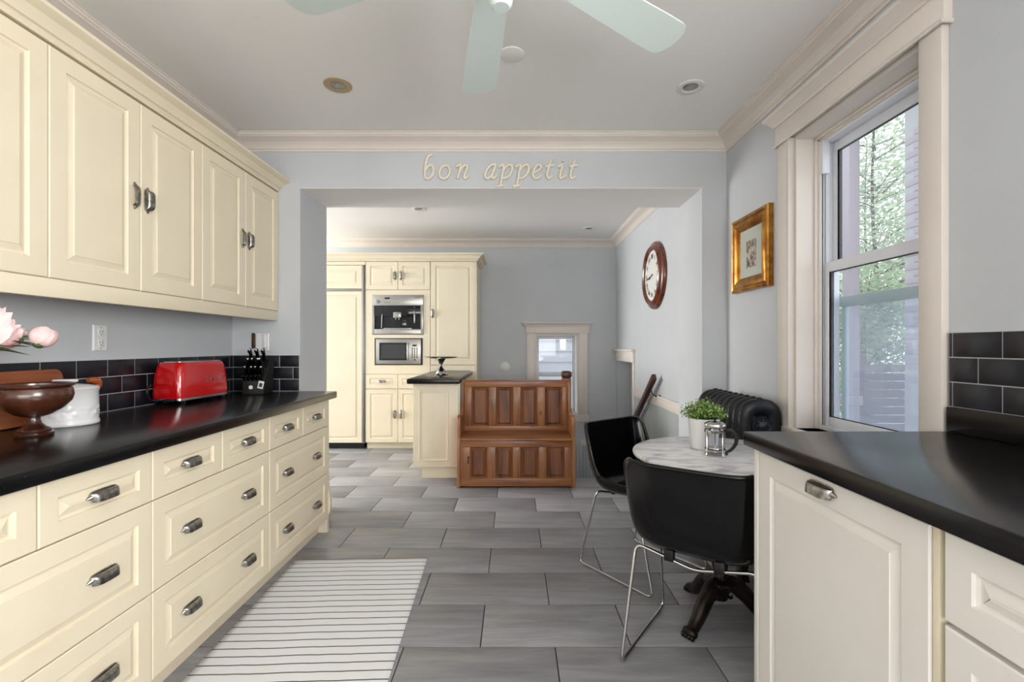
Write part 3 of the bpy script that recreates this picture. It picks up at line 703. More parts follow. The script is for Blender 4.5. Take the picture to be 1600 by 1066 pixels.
for i in range(4): b.box(-0.15 + 0.018 * i, -0.14 + 0.018 * i, -0.032, -0.029, 0.135 + 0.006 * (i % 2), 0.141 + 0.006 * (i % 2))
b.box(0.20, 0.262, -0.0315, -0.029, 0.196, 0.201).obj('buttons', t)
# microwave
t = thing('microwave', 'steel microwave with grey door window and keypad, below the coffee machine', 'microwave', (-1.345, FY, 1.138))
B().mat('black').box(-0.278, 0.28, 0.002, 0.40, -0.155, 0.156).obj('surround', t)
B().mat('steel').box(-0.262, 0.262, -0.03, 0.002, -0.145, 0.148, 0.004).obj('body', t)
B().mat('black').rings(0.320, 0.205, [(0, 0), (0, 0.004), (0.004, 0.006), (0.018, 0.006), (0.020, 0.003)], -0.222, -0.100, -0.03).obj('door_frame', t)
B().mat('glassgrey').box(-0.20, 0.078, -0.0345, -0.0335, -0.08, 0.085).obj('door_window', t)
B().mat('steel').tube([(0.112, -0.03, -0.09), (0.113, -0.045, -0.085), (0.113, -0.048, 0), (0.113, -0.045, 0.09), (0.112, -0.03, 0.095)], 0.010, 10, smooth=3).obj('door_handle', t)
B().mat('black').box(0.165, 0.215, -0.033, -0.029, 0.062, 0.082).obj('display', t)
km = B().mat('slot').box(-0.008, 0.008, -0.002, 0, -0.006, 0.006, 0.001).mesh('key')
for i in range(7):
    for j in range(3): inst(km, 'key', t, (0.163 + 0.027 * j, -0.03, 0.040 - 0.018 * i))
inst(km, 'key', t, (0.190, -0.03, -0.095), scale=(1.6, 1, 1))
# peninsula
t = thing('island_cabinet', 'narrow cream kitchen peninsula with panelled end beside the pine bench', 'cabinet', (0, 4.25, 0))
B().mat('cream').box(-0.905, -0.50, 0.0, 1.26, 0.118, 0.866, 0.002).obj('body', t)
B().mat('cream').box(-0.84, -0.50, 0.075, 1.26, 0, 0.118).obj('toe_kick', t)
B().mat('cream').rings(0.27, 0.64, [(0, 0), (0.004, 0.006), (0.014, 0.007), (0.018, 0.002), (0.030, 0.003), (0.036, 0.006)], -0.855, 0.17).obj('end_panel', t)
B().mat('steel').box(-0.499, -0.487, 0.02, 0.05, 0.38, 0.866).obj('side_strip', t)
tag(B().mat('granite').box(-0.952, -0.484, 4.20, 5.515, 0.868, 0.912, 0.006).obj('countertop'), 'black granite top of the far peninsula holding the silver stand', 'countertop')
# cake stand
t = thing('cake_stand', 'polished silver pedestal dish standing on the far peninsula', 'dish', (-0.744, 4.83, 0.912))
B().mat('silver').lathe([(0.0, 0.0), (0.072, 0.0), (0.074, 0.006), (0.060, 0.014), (0.056, 0.026), (0.040, 0.05), (0.018, 0.075), (0.010, 0.09)], seg=32).obj('foot', t)
B().mat('silver').lathe([(0.010, 0.09), (0.014, 0.094), (0.012, 0.10), (0.028, 0.13), (0.045, 0.155), (0.05, 0.165), (0.0, 0.166)], seg=32).obj('stem', t)
B().mat('silver').lathe([(0.0, 0.166), (0.10, 0.168), (0.150, 0.172), (0.165, 0.180), (0.168, 0.184), (0.160, 0.186), (0.14, 0.177), (0.05, 0.172), (0, 0.172)], seg=48, wob=lambda a, h: 1 + (0.03 * math.cos(10 * a) if h > 0.175 else 0)).obj('plate', t)
# wall plates
o = B().mat('plate').lathe([(0.066, 0), (0.066, 0.004), (0.060, 0.008), (0, 0.008)], (0, 0, 0), 32, 'y').obj('blank_cover', loc=(-0.116, YB, 0.93)); tag(o, 'round white blank cover plate on the far grey wall', 'cover plate')
def outlet(name, label, loc, rz, duplex=True, w=0.072):
    t = thing(name, label, 'outlet', loc, rz)
    B().mat('plate').rings(w, 0.115, [(0, 0), (0.0, 0.003), (0.004, 0.006)], -w / 2, -0.0575).obj('plate', t)
    for z in (-0.024, 0.024) if duplex else ():
        o = B().mat('plate').box(-0.015, 0.015, -0.0085, -0.006, z - 0.017, z + 0.017, 0.001).obj('socket', t)
        B().mat('slot').box(-0.008, -0.006, -0.009, -0.008, z + 0.0, z + 0.008).box(0.006, 0.008, -0.009, -0.008, z + 0.0, z + 0.008).lathe([(0.0025, 0), (0.0025, 0.001), (0, 0.001)], (0, -0.008, z - 0.008), 8, 'y').obj('slots', o)
    B().mat('steel').lathe([(0.003, 0), (0.002, 0.001), (0, 0.001)], (0, -0.006, 0.047), 8, 'y').lathe([(0.003, 0), (0.002, 0.001), (0, 0.001)], (0, -0.006, -0.047), 8, 'y').obj('screw', t)
    return t
outlet('wall_outlet', 'white duplex outlet on the left wall above the black tiles', (XL, 2.119, 1.244), R(90))
outlet('wall_outlet', 'white double switch plate on the wall behind the knife block', (-1.655, YO, 1.232), 0, False, 0.086)
o = B().mat('plate').box(-0.010, 0.012, -0.02, 0, -0.045, 0.045, 0.004).obj('plug_adapter', loc=(-1.63, YO - 0.0065, 1.238)); tag(o, 'narrow white plug-in adapter on the switch plate behind the knives', 'adapter')
o = B().mat('rail').box(-0.012, 0.012, -0.008, 0, -0.05, 0.05, 0.004).lathe([(0.008, 0), (0.008, 0.012), (0, 0.014)], (0.002, -0.004, 0.045), 12, 'y').obj('wall_hook', loc=(-1.714, YO, 1.24)); tag(o, 'small dark wooden hook plate beside the switch plate on the left', 'hook')

# ============================================================ PINE BENCH
t = thing('settle_bench', 'antique pine storage bench with panelled back standing before the stairs', 'bench', (0.019, 4.015, 0))
HW = 0.502
prof = [(0.0, 0.0), (0.0, 0.40), (0.012, 0.44), (0.006, 0.49), (0.004, 0.55), (0.018, 0.595), (0.05, 0.615), (0.10, 0.605), (0.15, 0.585), (0.20, 0.59), (0.25, 0.62), (0.285, 0.68), (0.30, 0.76), (0.31, 0.84), (0.325, 0.878), (0.37, 0.885), (0.41, 0.885), (0.41, 0.0), (0.34, 0.0), (0.30, 0.05), (0.11, 0.05), (0.07, 0.0)]
for s_ in (-1, 1):
    B().mat('pine').prism(prof, s_ * HW, s_ * (HW - 0.028), 'yz').obj('end_panel', t, bevel=0.004)
def framed(par, y, z0, z1, xa, xb, panels, pz0, pz1, nm):
    fr_ = B().mat('pineh').box(xa, xb, y, y + 0.026, z0, pz0, 0.002).box(xa, xb, y, y + 0.026, pz1, z1, 0.002).obj('rail', par)
    fr_ = B().mat('pineh').box(xa, xb, y + 0.022, y + 0.03, z0, z1).obj('backing_board', par)
    edges = [xa] + [v for p in panels for v in p] + [xb]
    for i in range(0, len(edges), 2):
        B().mat('pine').box(edges[i], edges[i + 1], y + 0.0005, y + 0.026, pz0, pz1, 0.002).obj('stile', par)
    for (a, c) in panels:
        B().mat('pined').rings(c - a, pz1 - pz0, [(0, 0), (0, 0.016), (0.005, 0.013), (0.008, 0.009), (0.012, 0.008), (0.030, 0.017), (0.032, 0.019)], a, pz0, y + 0.022).obj('panel', par)
k = 0.0
framed(t, 0.345, 0.420, 0.885, -HW + 0.028, HW - 0.028, [(-0.408, -0.250), (-0.183, -0.028), (0.042, 0.196), (0.267, 0.425)], 0.468, 0.826, 'back')
framed(t, 0.010, 0.012, 0.398, -HW + 0.028, HW - 0.028, [(-0.392, -0.250), (-0.175, -0.030), (0.038, 0.190), (0.258, 0.412)], 0.080, 0.345, 'front')
B().mat('pineh').box(-HW + 0.03, HW - 0.03, 0.34, 0.38, 0.878, 0.893, 0.004).obj('top_rail', t)
B().mat('pineh').box(-HW + 0.029, HW - 0.029, -0.022, 0.344, 0.401, 0.424, 0.006).obj('seat_lid', t)
B().mat('pineh').box(-HW + 0.03, HW - 0.03, 0.03, 0.40, 0.014, 0.03).obj('bottom_board', t)
B().mat('ironplain').lathe([(0.008, 0), (0.008, 0.006), (0.004, 0.014), (0.007, 0.02), (0, 0.022)], (-0.405, 0.010, 0.262), 12, 'y').box(-0.409, -0.401, -0.008, 0.002, 0.205, 0.258, 0.002).obj('latch', t)
# newel post behind
t = thing('newel_post', 'dark rounded newel post rising behind the right end of the bench', 'post', (0.498, 4.50, 0))
B().mat('pine').box(-0.043, 0.043, -0.043, 0.043, 0, 0.90, 0.004).obj('post', t)
B().mat('rail').box(-0.048, 0.048, -0.048, 0.048, 0.90, 0.968, 0.022).obj('cap', t)

# ============================================================ TABLE SET
t = thing('bistro_table', 'round white marble bistro table on ornate cast iron pedestal', 'table', (0.905, 2.08, 0))
B().mat('marble').lathe([(0, 0.718), (0.362, 0.718), (0.370, 0.722), (0.373, 0.730), (0.370, 0.737), (0.364, 0.740), (0, 0.740)], seg=96).obj('tabletop', t)
flute = lambda a, h: 1 + 0.05 * math.cos(12 * a + h * 60)
B().mat('tiron').lathe([(0.0, 0.10), (0.03, 0.10), (0.036, 0.13), (0.060, 0.165), (0.072, 0.178), (0.066, 0.186), (0.042, 0.192), (0.032, 0.205), (0.029, 0.22), (0.034, 0.26), (0.036, 0.29), (0.030, 0.34), (0.024, 0.352), (0.028, 0.362), (0.020, 0.375), (0.017, 0.50), (0.017, 0.66), (0.024, 0.672), (0.03, 0.685), (0, 0.686)], seg=48, wob=flute).obj('column', t)
b = B().mat('tiron').lathe([(0.0, 0.70), (0.10, 0.70), (0.10, 0.717), (0, 0.717)], seg=24)
for k in range(4):
    a = PI / 4 + k * PI / 2; b.tube([(0.02 * math.cos(a), 0.02 * math.sin(a), 0.685), (0.25 * math.cos(a), 0.25 * math.sin(a), 0.708)], [0.014, 0.008], 8)
b.obj('top_spider', t)
def leg_mesh():
    b = B().mat('tiron')
    b.tube([(0.02, 0, 0.165), (0.06, 0, 0.168), (0.11, 0, 0.140), (0.16, 0, 0.098), (0.205, 0, 0.055), (0.24, 0, 0.034), (0.268, 0, 0.030)], [0.030, 0.036, 0.038, 0.036, 0.031, 0.028, 0.020], 14, smooth=4, flat=(1, 0.85, 1))
    # ridges down the leg
    for s_ in (-1, 0, 1):
        b.tube([(0.05, 0.014 * s_, 0.192 - 0.004 * abs(s_)), (0.11, 0.016 * s_, 0.168 - 0.005 * abs(s_)), (0.16, 0.015 * s_, 0.124 - 0.005 * abs(s_)), (0.205, 0.012 * s_, 0.078)], [0.005, 0.006, 0.006, 0.004], 6, smooth=3)
    for i in range(6):
        x = 0.10 + 0.018 * i; z = 0.166 - 0.9 * (x - 0.10)
        b.tube([(x, -0.022, z - 0.012), (x + 0.010, 0, z + 0.010), (x, 0.022, z - 0.012)], 0.0045, 6, smooth=3)
    # paw with claws
    b.ball((0.262, 0, 0.024), 0.030, (1.0, 1.15, 0.8))
    for y_ in (-0.022, -0.008, 0.008, 0.022): b.ball((0.280, y_, 0.014), 0.0115, (1.3, 0.8, 1.1), 8)
    # scroll under the hip
    pts = [(0.055 + (0.030 - 0.0026 * i) * math.cos(i * 0.62), 0, 0.118 + (0.030 - 0.0026 * i) * math.sin(i * 0.62)) for i in range(11)]
    b.tube(pts, [0.009 - 0.0004 * i for i in range(11)], 8, smooth=2, flat=(1, 1.6, 1))
    return b.mesh('leg', True, 50)
LM = leg_mesh()
for (px, py) in ((0.71, 1.945), (0.866, 2.345), (1.135, 2.02)):
    a = math.atan2(py - 2.08, px - 0.905); inst(LM, 'leg', t, (0, 0, 0), (0, 0, a), scale=(0.85 * math.hypot(px - .905, py - 2.08) / 0.245, 1, 1))

# chairs
def make_chair(label, loc, rz):
    t = thing('shell_chair', label, 'chair', loc, rz, 'black shell chairs at the marble table')
    cl = [(-0.215, 0.445), (-0.19, 0.452), (-0.12, 0.440), (-0.03, 0.424), (0.06, 0.418), (0.125, 0.428), (0.170, 0.462), (0.197, 0.515), (0.213, 0.58), (0.226, 0.65), (0.236, 0.705), (0.243, 0.748), (0.248, 0.770)]
    wd = [0.190, 0.218, 0.232, 0.236, 0.238, 0.240, 0.242, 0.244, 0.245, 0.245, 0.243, 0.236, 0.212]
    li = [0.025, 0.040, 0.058, 0.074, 0.088, 0.096, 0.098, 0.092, 0.082, 0.072, 0.062, 0.048, 0.030]
    n = len(cl); ns = 20; vs = []; fs = []; rim = []
    K = 3
    def interp(L, f):
        i = min(int(f), n - 2); q = f - i
        g = lambda k: L[min(max(k, 0), n - 1)]
        a, b_, c, d = g(i - 1), g(i), g(i + 1), g(i + 2)
        h = lambda a, b_, c, d: 0.5 * (2 * b_ + (c - a) * q + (2 * a - 5 * b_ + 4 * c - d) * q * q + (3 * b_ - a - 3 * c + d) * q ** 3)
        return tuple(h(*p) for p in zip(a, b_, c, d)) if isinstance(a, tuple) else h(a, b_, c, d)
    nt = (n - 1) * K
    for i in range(nt + 1):
        f = i / K; y, z = interp(cl, f); y2, z2 = interp(cl, min(f + 0.05, n - 1)); y1, z1 = interp(cl, max(f - 0.05, 0))
        ty, tz = y2 - y1, z2 - z1; q = math.hypot(ty, tz); ny, nz = -tz / q, ty / q
        for j in range(ns + 1):
            s_ = -1 + 2 * j / ns; w = interp(wd, f); L_ = interp(li, f)
            x = w * (math.sin(s_ * R(78)) / math.sin(R(78))); up = L_ * abs(s_) ** 3.6
            vs.append((x, y + ny * up, z + nz * up))
    for i in range(nt):
        for j in range(ns): a = i * (ns + 1) + j; fs.append((a, a + 1, a + ns + 2, a + ns + 1))
    o = B().mat('blackgloss').add(vs, fs).obj('shell', t, angle=80)
    md = o.modifiers.new('thickness', 'SOLIDIFY'); md.thickness = 0.009; md.offset = 0
    idx = [j for j in range(ns + 1)] + [i * (ns + 1) + ns for i in range(1, nt + 1)] + [nt * (ns + 1) + j for j in range(ns - 1, -1, -1)] + [i * (ns + 1) for i in range(nt - 1, 0, -1)]
    B().mat('blackgloss').tube([vs[k] for k in idx], 0.0085, 8, closed=True).obj('rim', t, angle=80)
    # one closed chrome rod: two floor runners, four legs and two cross bars under the shell
    def c(x, y, z): return (x, y, z)
    r = 0.0065
    loop = []
    def corner(p, q, s_, k=0.035):
        p, q, s_ = Vector(p), Vector(q), Vector(s_); a = q + (p - q).normalized() * k; b_ = q + (s_ - q).normalized() * k
        for m_ in range(6):
            u = m_ / 5; loop.append((a * (1 - u) ** 2 + q * 2 * u * (1 - u) + b_ * u * u))
    keyp = [(-0.235, 0.245, r), (-0.235, -0.245, r), (-0.215, -0.135, 0.425), (0, -0.125, 0.385), (0.215, -0.135, 0.425), (0.235, -0.245, r), (0.235, 0.245, r), (0.220, 0.130, 0.425), (0, 0.120, 0.372), (-0.220, 0.130, 0.425)]
    m_ = len(keyp)
    for i in range(m_): corner(keyp[i - 1], keyp[i], keyp[(i + 1) % m_])
    B().mat('chrome').tube(loop, r, 10, closed=True).obj('sled_base', t, angle=80)
    bb = B().mat('black')
    for y_, zz in ((-0.127, 0.40), (0.124, 0.392)):
        for x_ in (-0.09, 0.09): bb.box(x_ - 0.018, x_ + 0.018, y_ - 0.014, y_ + 0.014, zz - 0.004, 0.434, 0.003)
    bb.obj('mounting_block', t)
    return t
make_chair('black shell chair turned towards the camera side, left of the marble table by the bench', (0.70, 2.585, 0), R(36.9))
make_chair('black shell chair nearest the camera, its back towards us, at the marble table', (0.74, 1.86, 0), R(144.4))

# potted herb
t = thing('potted_herb', 'leafy green herb in a white ribbed pot on the marble table', 'plant', (0.868, 2.165, 0.740))
pr = [(0, 0), (0.054, 0), (0.058, 0.004)]
for i in range(18): z = 0.008 + i * 0.0072; pr += [(0.058 + i * 0.00055, z), (0.0595 + i * 0.00055, z + 0.0036)]
pr += [(0.070, 0.140), (0.066, 0.140), (0.064, 0.120), (0, 0.120)]
B().mat('potwhite').lathe(pr, seg=40).obj('pot', t, angle=60)
B().mat('bark').lathe([(0, 0.121), (0.062, 0.124), (0.063, 0.128), (0, 0.129)], seg=24).obj('soil', t)
rr = random.Random(3); b = B().mat('leaf'); b2 = B().mat('leaf2')
for i in range(190):
    a = rr.uniform(0, 2 * PI); el = rr.uniform(0.1, 1.5); R0 = 0.105 * rr.uniform(0.6, 1.05)
    tip = Vector((math.cos(a) * math.cos(el) * R0, math.sin(a) * math.cos(el) * R0, 0.140 + math.sin(el) * R0 * 0.72))
    root_ = Vector((tip.x * 0.35, tip.y * 0.35, 0.128)); b2.tube([root_, (root_ + tip) / 2 + Vector((0, 0, 0.012)), tip], 0.0008, 4, caps=False)
    for k in range(9):
        u = 0.45 + 0.6 * k / 8; p = root_.lerp(tip, u) + Vector((rr.gauss(0, .004), rr.gauss(0, .004), rr.gauss(0.004, .004)))
        d = Vector((rr.gauss(0, 1), rr.gauss(0, 1), rr.gauss(0.5, 1))).normalized(); s_ = d.cross(Vector((rr.gauss(0, 1), rr.gauss(0, 1), 1))).normalized()
        L_ = rr.uniform(0.008, 0.014); w = L_ * 0.32
        (b if rr.random() < 0.8 else b2).add([p, p + d * L_ * 0.5 + s_ * w, p + d * L_, p + d * L_ * 0.5 - s_ * w], [(0, 1, 2, 3)])
stuff(b.obj('foliage', t)); stuff(b2.obj('stems', t))
# french press
t = thing('french_press', 'small glass french press with black handle in front of the potted herb', 'coffee press', (0.862, 2.03, 0.740))
B().mat('clear').lathe([(0.040, 0.012), (0.041, 0.014), (0.041, 0.118), (0.043, 0.124), (0.041, 0.124), (0.0395, 0.118), (0.0395, 0.015), (0.0, 0.015)], seg=32).obj('beaker', t)
b = B().mat('chrome')
for z in (0.018, 0.100): b.lathe([(0.042, z), (0.0435, z), (0.0435, z + 0.010), (0.042, z + 0.010), (0.042, z)], seg=32)
for k in range(4):
    a = R(20) + k * PI / 2; c_, s_ = math.cos(a), math.sin(a); b.tube([(0.048 * c_, 0.048 * s_, 0.004), (0.0435 * c_, 0.0435 * s_, 0.014), (0.0435 * c_, 0.0435 * s_, 0.105)], [0.006, 0.003, 0.003], 8)
b.obj('frame', t)
B().mat('chrome').lathe([(0, 0.125), (0.043, 0.125), (0.045, 0.129), (0.043, 0.135), (0.030, 0.143), (0.010, 0.147), (0, 0.147)], seg=32).obj('lid', t)
B().mat('black').lathe([(0.003, 0.146), (0.004, 0.150), (0.012, 0.157), (0.013, 0.162), (0, 0.165)], seg=16).obj('knob', t)
B().mat('chrome').tube([(0, 0, 0.03), (0, 0, 0.146)], 0.002, 6).lathe([(0, 0.028), (0.037, 0.028), (0.038, 0.031), (0.037, 0.034), (0, 0.034)], seg=24).obj('plunger', t)
B().mat('black').tube([(0.040, -0.01, 0.108), (0.062, -0.018, 0.108), (0.078, -0.024, 0.085), (0.078, -0.024, 0.055), (0.062, -0.018, 0.028), (0.044, -0.012, 0.014), (0.046, -0.012, 0.003)], [0.006, 0.0075, 0.008, 0.008, 0.007, 0.006, 0.005], 10, smooth=5).obj('handle', t)
B().mat('walnut').lathe([(0, 0.0152), (0.039, 0.0152), (0.039, 0.027), (0, 0.027)], seg=24).obj('coffee', t)

# radiator
t = thing('radiator', 'black ornate cast iron radiator against the right wall behind the table', 'radiator', (1.262, 2.40, 0))
sec = B().mat('iron')
pth = [(-0.072, 0, 0.10), (-0.074, 0, 0.30), (-0.074, 0, 0.60), (-0.074, 0, 0.80), (-0.064, 0, 0.868), (-0.03, 0, 0.893), (0.03, 0, 0.893), (0.064, 0, 0.868), (0.074, 0, 0.80), (0.074, 0, 0.60), (0.074, 0, 0.30), (0.072, 0, 0.10)]
sec.tube(pth, [0.038, 0.036, 0.036, 0.038, 0.040, 0.042, 0.042, 0.040, 0.038, 0.036, 0.036, 0.038], 14, smooth=4, flat=(1, 0.8, 1))
sec.tube([(-0.075, 0, 0.12), (0.075, 0, 0.12)], 0.036, 12, flat=(1, .8, 1)); sec.tube([(-0.05, 0, 0.80), (0.05, 0, 0.80)], 0.055, 12, flat=(1, 0.5, 1))
sec.lathe([(0.02, 0.925), (0.016, 0.936), (0.010, 0.942), (0, 0.943)], seg=12)
for s_ in (-1, 1):
    for z in (0.2, 0.32, 0.44, 0.56, 0.68, 0.78):
        pts = [(s_ * (0.108), 0.016 * math.cos(q * 0.8) * (1 - q * 0.07), z + 0.03 * math.sin(q * 0.8) * (1 - q * 0.07)) for q in range(9)]
        sec.tube(pts, 0.0038, 5, smooth=2)
sm_ = sec.mesh('section', True, 50)
for k in range(9): inst(sm_, 'section', t, (0, 0.034 + k * 0.066, 0))
b = B().mat('ironplain')
b.lathe([(0.052, 0), (0.052, 0.012), (0.046, 0.018), (0.040, 0.014), (0.030, 0.016), (0.026, 0.024), (0.016, 0.026), (0.010, 0.032), (0, 0.034)], (0.0, 0.018, 0.80), 24, 'y')
for k in range(8): a = k * PI / 4; b.ball((0.032 * math.cos(a), -0.0, 0.80 + 0.032 * math.sin(a)), 0.007)
b.obj('end_medallion', t, angle=50); b = B().mat('ironplain')
b.lathe([(0.040, 0), (0.040, 0.010), (0.02, 0.016), (0, 0.018)], (0.0, 0.014, 0.13), 24, 'y').obj('end_medallion', t, angle=50)
b = B().mat('iron')
fm = None
for (x_, y_) in ((-0.085, 0.03), (0.085, 0.03), (-0.085, 0.57), (0.085, 0.57)):
    o = B().mat('iron').tube([(0, 0, 0.115), (0, 0, 0.05)], [0.034, 0.018], 12).lathe([(0.0, 0.0), (0.026, 0.0), (0.030, 0.006), (0.024, 0.03), (0.018, 0.05)], seg=16, wob=lambda a, h: 1 + 0.08 * math.cos(8 * a)).obj('foot', t, loc=(x_, y_, 0))
    o['label'] = 'splayed fluted foot'
o = B().mat('silver').lathe([(0.0, 0.0), (0.040, 0.0), (0.042, 0.006), (0.034, 0.03), (0.024, 0.045), (0.020, 0.047), (0, 0.047)], seg=32, wob=lambda a, h: 1 + 0.06 * math.cos(9 * a)).obj('pipe_collar', loc=(1.12, 2.33, 0.0))
tag(o, 'scalloped silver metal cup on the floor at the foot of the radiator', 'foot cup')
o = B().mat('iron').tube([(1.12, 2.33, 0.047), (1.12, 2.34, 0.10), (1.15, 2.37, 0.13), (1.205, 2.40, 0.135)], [0.02, 0.022, 0.022, 0.020], 12, smooth=4).obj('radiator_pipe')
tag(o, 'dark pipe rising from the silver cup into the radiator', 'pipe')

# ============================================================ WALL ITEMS
# clock on far right wall, faces -X
t = thing('wall_clock', 'large round wooden wall clock with white roman dial', 'clock', (XF, 4.42, 1.862), R(-90))
B().mat('clockwood').lathe([(0.315, 0), (0.315, 0.02), (0.308, 0.032), (0.292, 0.036), (0.284, 0.044), (0.276, 0.058), (0.262, 0.066), (0.250, 0.060), (0.238, 0.050), (0.232, 0.040), (0, 0.040)], (0, 0, 0), 72, 'y').obj('case', t)
B().mat('dial').lathe([(0.236, 0.0405), (0, 0.0412)], (0, 0, 0), 48, 'y').obj('dial', t)
for k, nm in enumerate(['XII', 'I', 'II', 'III', 'IIII', 'V', 'VI', 'VII', 'VIII', 'IX', 'X', 'XI']):
    a = k * PI / 6; me = text_mesh(nm, 0.062, 0.0005, 'ink')
    o = bpy.data.objects.new('numeral', me); COL.objects.link(o); o.parent = t
    o.matrix_local = Matrix.Translation((0.175 * math.sin(a), -0.0428, 0.175 * math.cos(a))) @ Matrix.Rotation(a, 4, 'Y') @ Matrix.Rotation(R(90), 4, 'X')
def hand(par, ang, L_, w, nm, y):
    b = B().mat('ink').prism([(-w, -0.03), (w, -0.03), (w * 0.6, L_ * 0.7), (w * 2.0, L_ * 0.78), (0, L_), (-w * 2.0, L_ * 0.78), (-w * 0.6, L_ * 0.7)], y, y - 0.0015, 'xz')
    b.xf(Matrix.Rotation(ang, 4, 'Y')); b.obj(nm, par)
hand(t, R(-105), 0.10, 0.005, 'hour_hand', -0.0445); hand(t, R(-98), 0.165, 0.004, 'minute_hand', -0.047)
B().mat('brass').lathe([(0.010, 0.042), (0.010, 0.050), (0, 0.051)], (0, 0, 0), 12, 'y').obj('hub', t)
# framed picture on right wall
t = thing('framed_picture', 'small sepia print in a wide gilt frame beside the window', 'picture', (XR, 2.978, 1.533), R(-90))
fw, fh = 0.424, 0.448
B().mat('gilt').rings(fw, fh, [(0, 0), (0, 0.026), (0.004, 0.032), (0.012, 0.036), (0.020, 0.033), (0.024, 0.028), (0.034, 0.034), (0.050, 0.036), (0.066, 0.030), (0.076, 0.020), (0.080, 0.018), (0.084, 0.012)]).obj('frame', t, angle=25)
B().mat('mat_board').box(0.083, fw - 0.083, -0.0135, -0.012, 0.083, fh - 0.083).obj('mat_board', t)
cx, cz = fw / 2 - 0.0, fh / 2
B().mat('print').box(cx - 0.056, cx + 0.056, -0.0145, -0.0135, cz - 0.088, cz + 0.070).obj('print', t)
# lettering
FS = 5.926
def L2(p): return ((650 + p[0] / FS - 803) * 3.105 / 740, 0, 1.21 + (540 - (230 + p[1] / FS)) * 3.105 / 740)
glyph = {
 'b': [[(152, 72), (122, 74), (98, 108), (84, 180), (78, 262)], [(78, 262), (92, 288), (125, 284), (155, 245), (160, 195), (142, 166), (112, 176), (88, 212)]],
 'o': [[(285, 166), (242, 176), (217, 222), (220, 270), (258, 290), (298, 262), (313, 208), (285, 166)]],
 'n': [[(368, 182), (398, 160), (412, 168), (400, 228), (384, 290)], [(398, 238), (428, 184), (462, 160), (474, 178), (456, 235), (446, 276), (458, 286), (484, 262)]],
 'a': [[(738, 158), (700, 160), (662, 196), (640, 246), (644, 282), (668, 284), (706, 246), (732, 190)], [(740, 152), (722, 200), (706, 252), (708, 282), (724, 282), (748, 256)]],
 'p': [[(768, 184), (798, 160), (812, 168), (802, 235), (786, 320), (778, 358)], [(745, 362), (778, 356), (812, 352)], [(802, 225), (836, 176), (872, 158), (892, 184), (882, 232), (848, 272), (812, 284), (792, 268)]],
 'e': [[(1092, 232), (1132, 216), (1158, 184), (1142, 160), (1112, 172), (1088, 214), (1084, 262), (1108, 288), (1140, 280), (1164, 252)]],
 't': [[(1258, 108), (1240, 150), (1222, 212), (1213, 262), (1228, 286), (1266, 262)], [(1200, 174), (1236, 168), (1276, 164)]],
 'i': [[(1316, 184), (1346, 160), (1356, 170), (1342, 225), (1334, 268), (1346, 286), (1392, 258)], [(1362, 118), (1359, 130)]],
}
seq = [('b', 0, 'cream italic letter b that starts the wall lettering'), ('o', 0, 'cream italic letter o in the first word over the opening'), ('n', 0, 'cream italic letter n ending the first word over the opening'),
       ('a', 0, 'cream italic letter a that starts the second word over the opening'), ('p', 0, 'cream italic letter p directly after the letter a'), ('p', 153, 'cream italic letter p directly before the letter e'),
       ('e', 0, 'cream italic letter e over the opening'), ('t', 0, 'cream italic letter t directly after the letter e'), ('i', 0, 'cream italic letter i over the opening'), ('t', 219, 'cream italic letter t that ends the wall lettering')]
for ch, dxp, lab in seq:
    b = B().mat('letter'); strokes = glyph[ch]; xs = [L2((x + dxp, y)) for st_ in strokes for x, y in st_]
    cx = sum(p[0] for p in xs) / len(xs); cz = min(p[2] for p in xs)
    for st_ in strokes:
        pts = [L2((x + dxp, y)) for x, y in st_]; n = len(pts)
        rad = [0.0078 + 0.0028 * math.sin(PI * (i + 0.6) / (n + 0.2)) for i in range(n)]
        b.tube([(p[0] - cx, -0.009, p[2] - cz) for p in pts], rad, 8, smooth=4, flat=(1, 0.9, 1))
    o = b.obj('wall_letter', loc=(cx, YO, cz), angle=60); tag(o, lab, 'letter', 'cream letters over the opening')

# ============================================================ CEILING ITEMS
t = thing('ceiling_fan', 'white ceiling fan with five pale green-tinged blades', 'ceiling fan', (-0.035, 1.31, 2.33))
bm_ = bmesh.new()
def blade_mesh():
    b = B().mat('fanblade'); out = []
    L0, L1 = 0.13, 0.655; 
    left = [(L0, 0.052), (0.25, 0.058), (0.40, 0.066), (0.55, 0.073), (0.615, 0.074)]
    tip = [(0.635, 0.068), (0.648, 0.045), (0.655, 0.015), (0.654, -0.02), (0.646, -0.05), (0.632, -0.068)]
    right = [(0.615, -0.074), (0.55, -0.073), (0.40, -0.066), (0.25, -0.058), (L0, -0.052)]
    b.prism(left + tip + right, -0.003, 0.003, 'xy'); b.xf(Matrix.Rotation(R(-9), 4, 'X'))
    return b.mesh('blade', True, 30)
BM = blade_mesh(); AM = B().mat('fanblade').tube([(0.05, 0, 0.012), (0.10, 0, 0.010), (0.16, 0, 0.006)], [0.012, 0.010, 0.006], 8).box(0.13, 0.20, -0.035, 0.035, 0.004, 0.009, 0.002).mesh('blade_arm')
for a, sc_ in ((98.9, 1.22), (35.0, 1.17), (160.0, 1.13), (241.0, 1.15), (318.0, 1.15)):
    inst(BM, 'blade', t, (0, 0, 0), (0, 0, R(a)), scale=(sc_, 1, 1)); inst(AM, 'blade_arm', t, (0, 0, 0), (0, 0, R(a)))
B().mat('fanblade').lathe([(0, -0.185), (0.022, -0.185), (0.030, -0.178), (0.032, -0.165), (0.022, -0.14), (0.03, -0.12), (0.06, -0.09), (0.07, -0.05), (0.07, -0.018), (0.075, -0.010), (0.085, 0.004), (0.085, 0.05), (0.07, 0.075), (0.03, 0.085), (0.012, 0.09), (0, 0.09)], seg=32).obj('motor_housing', t)
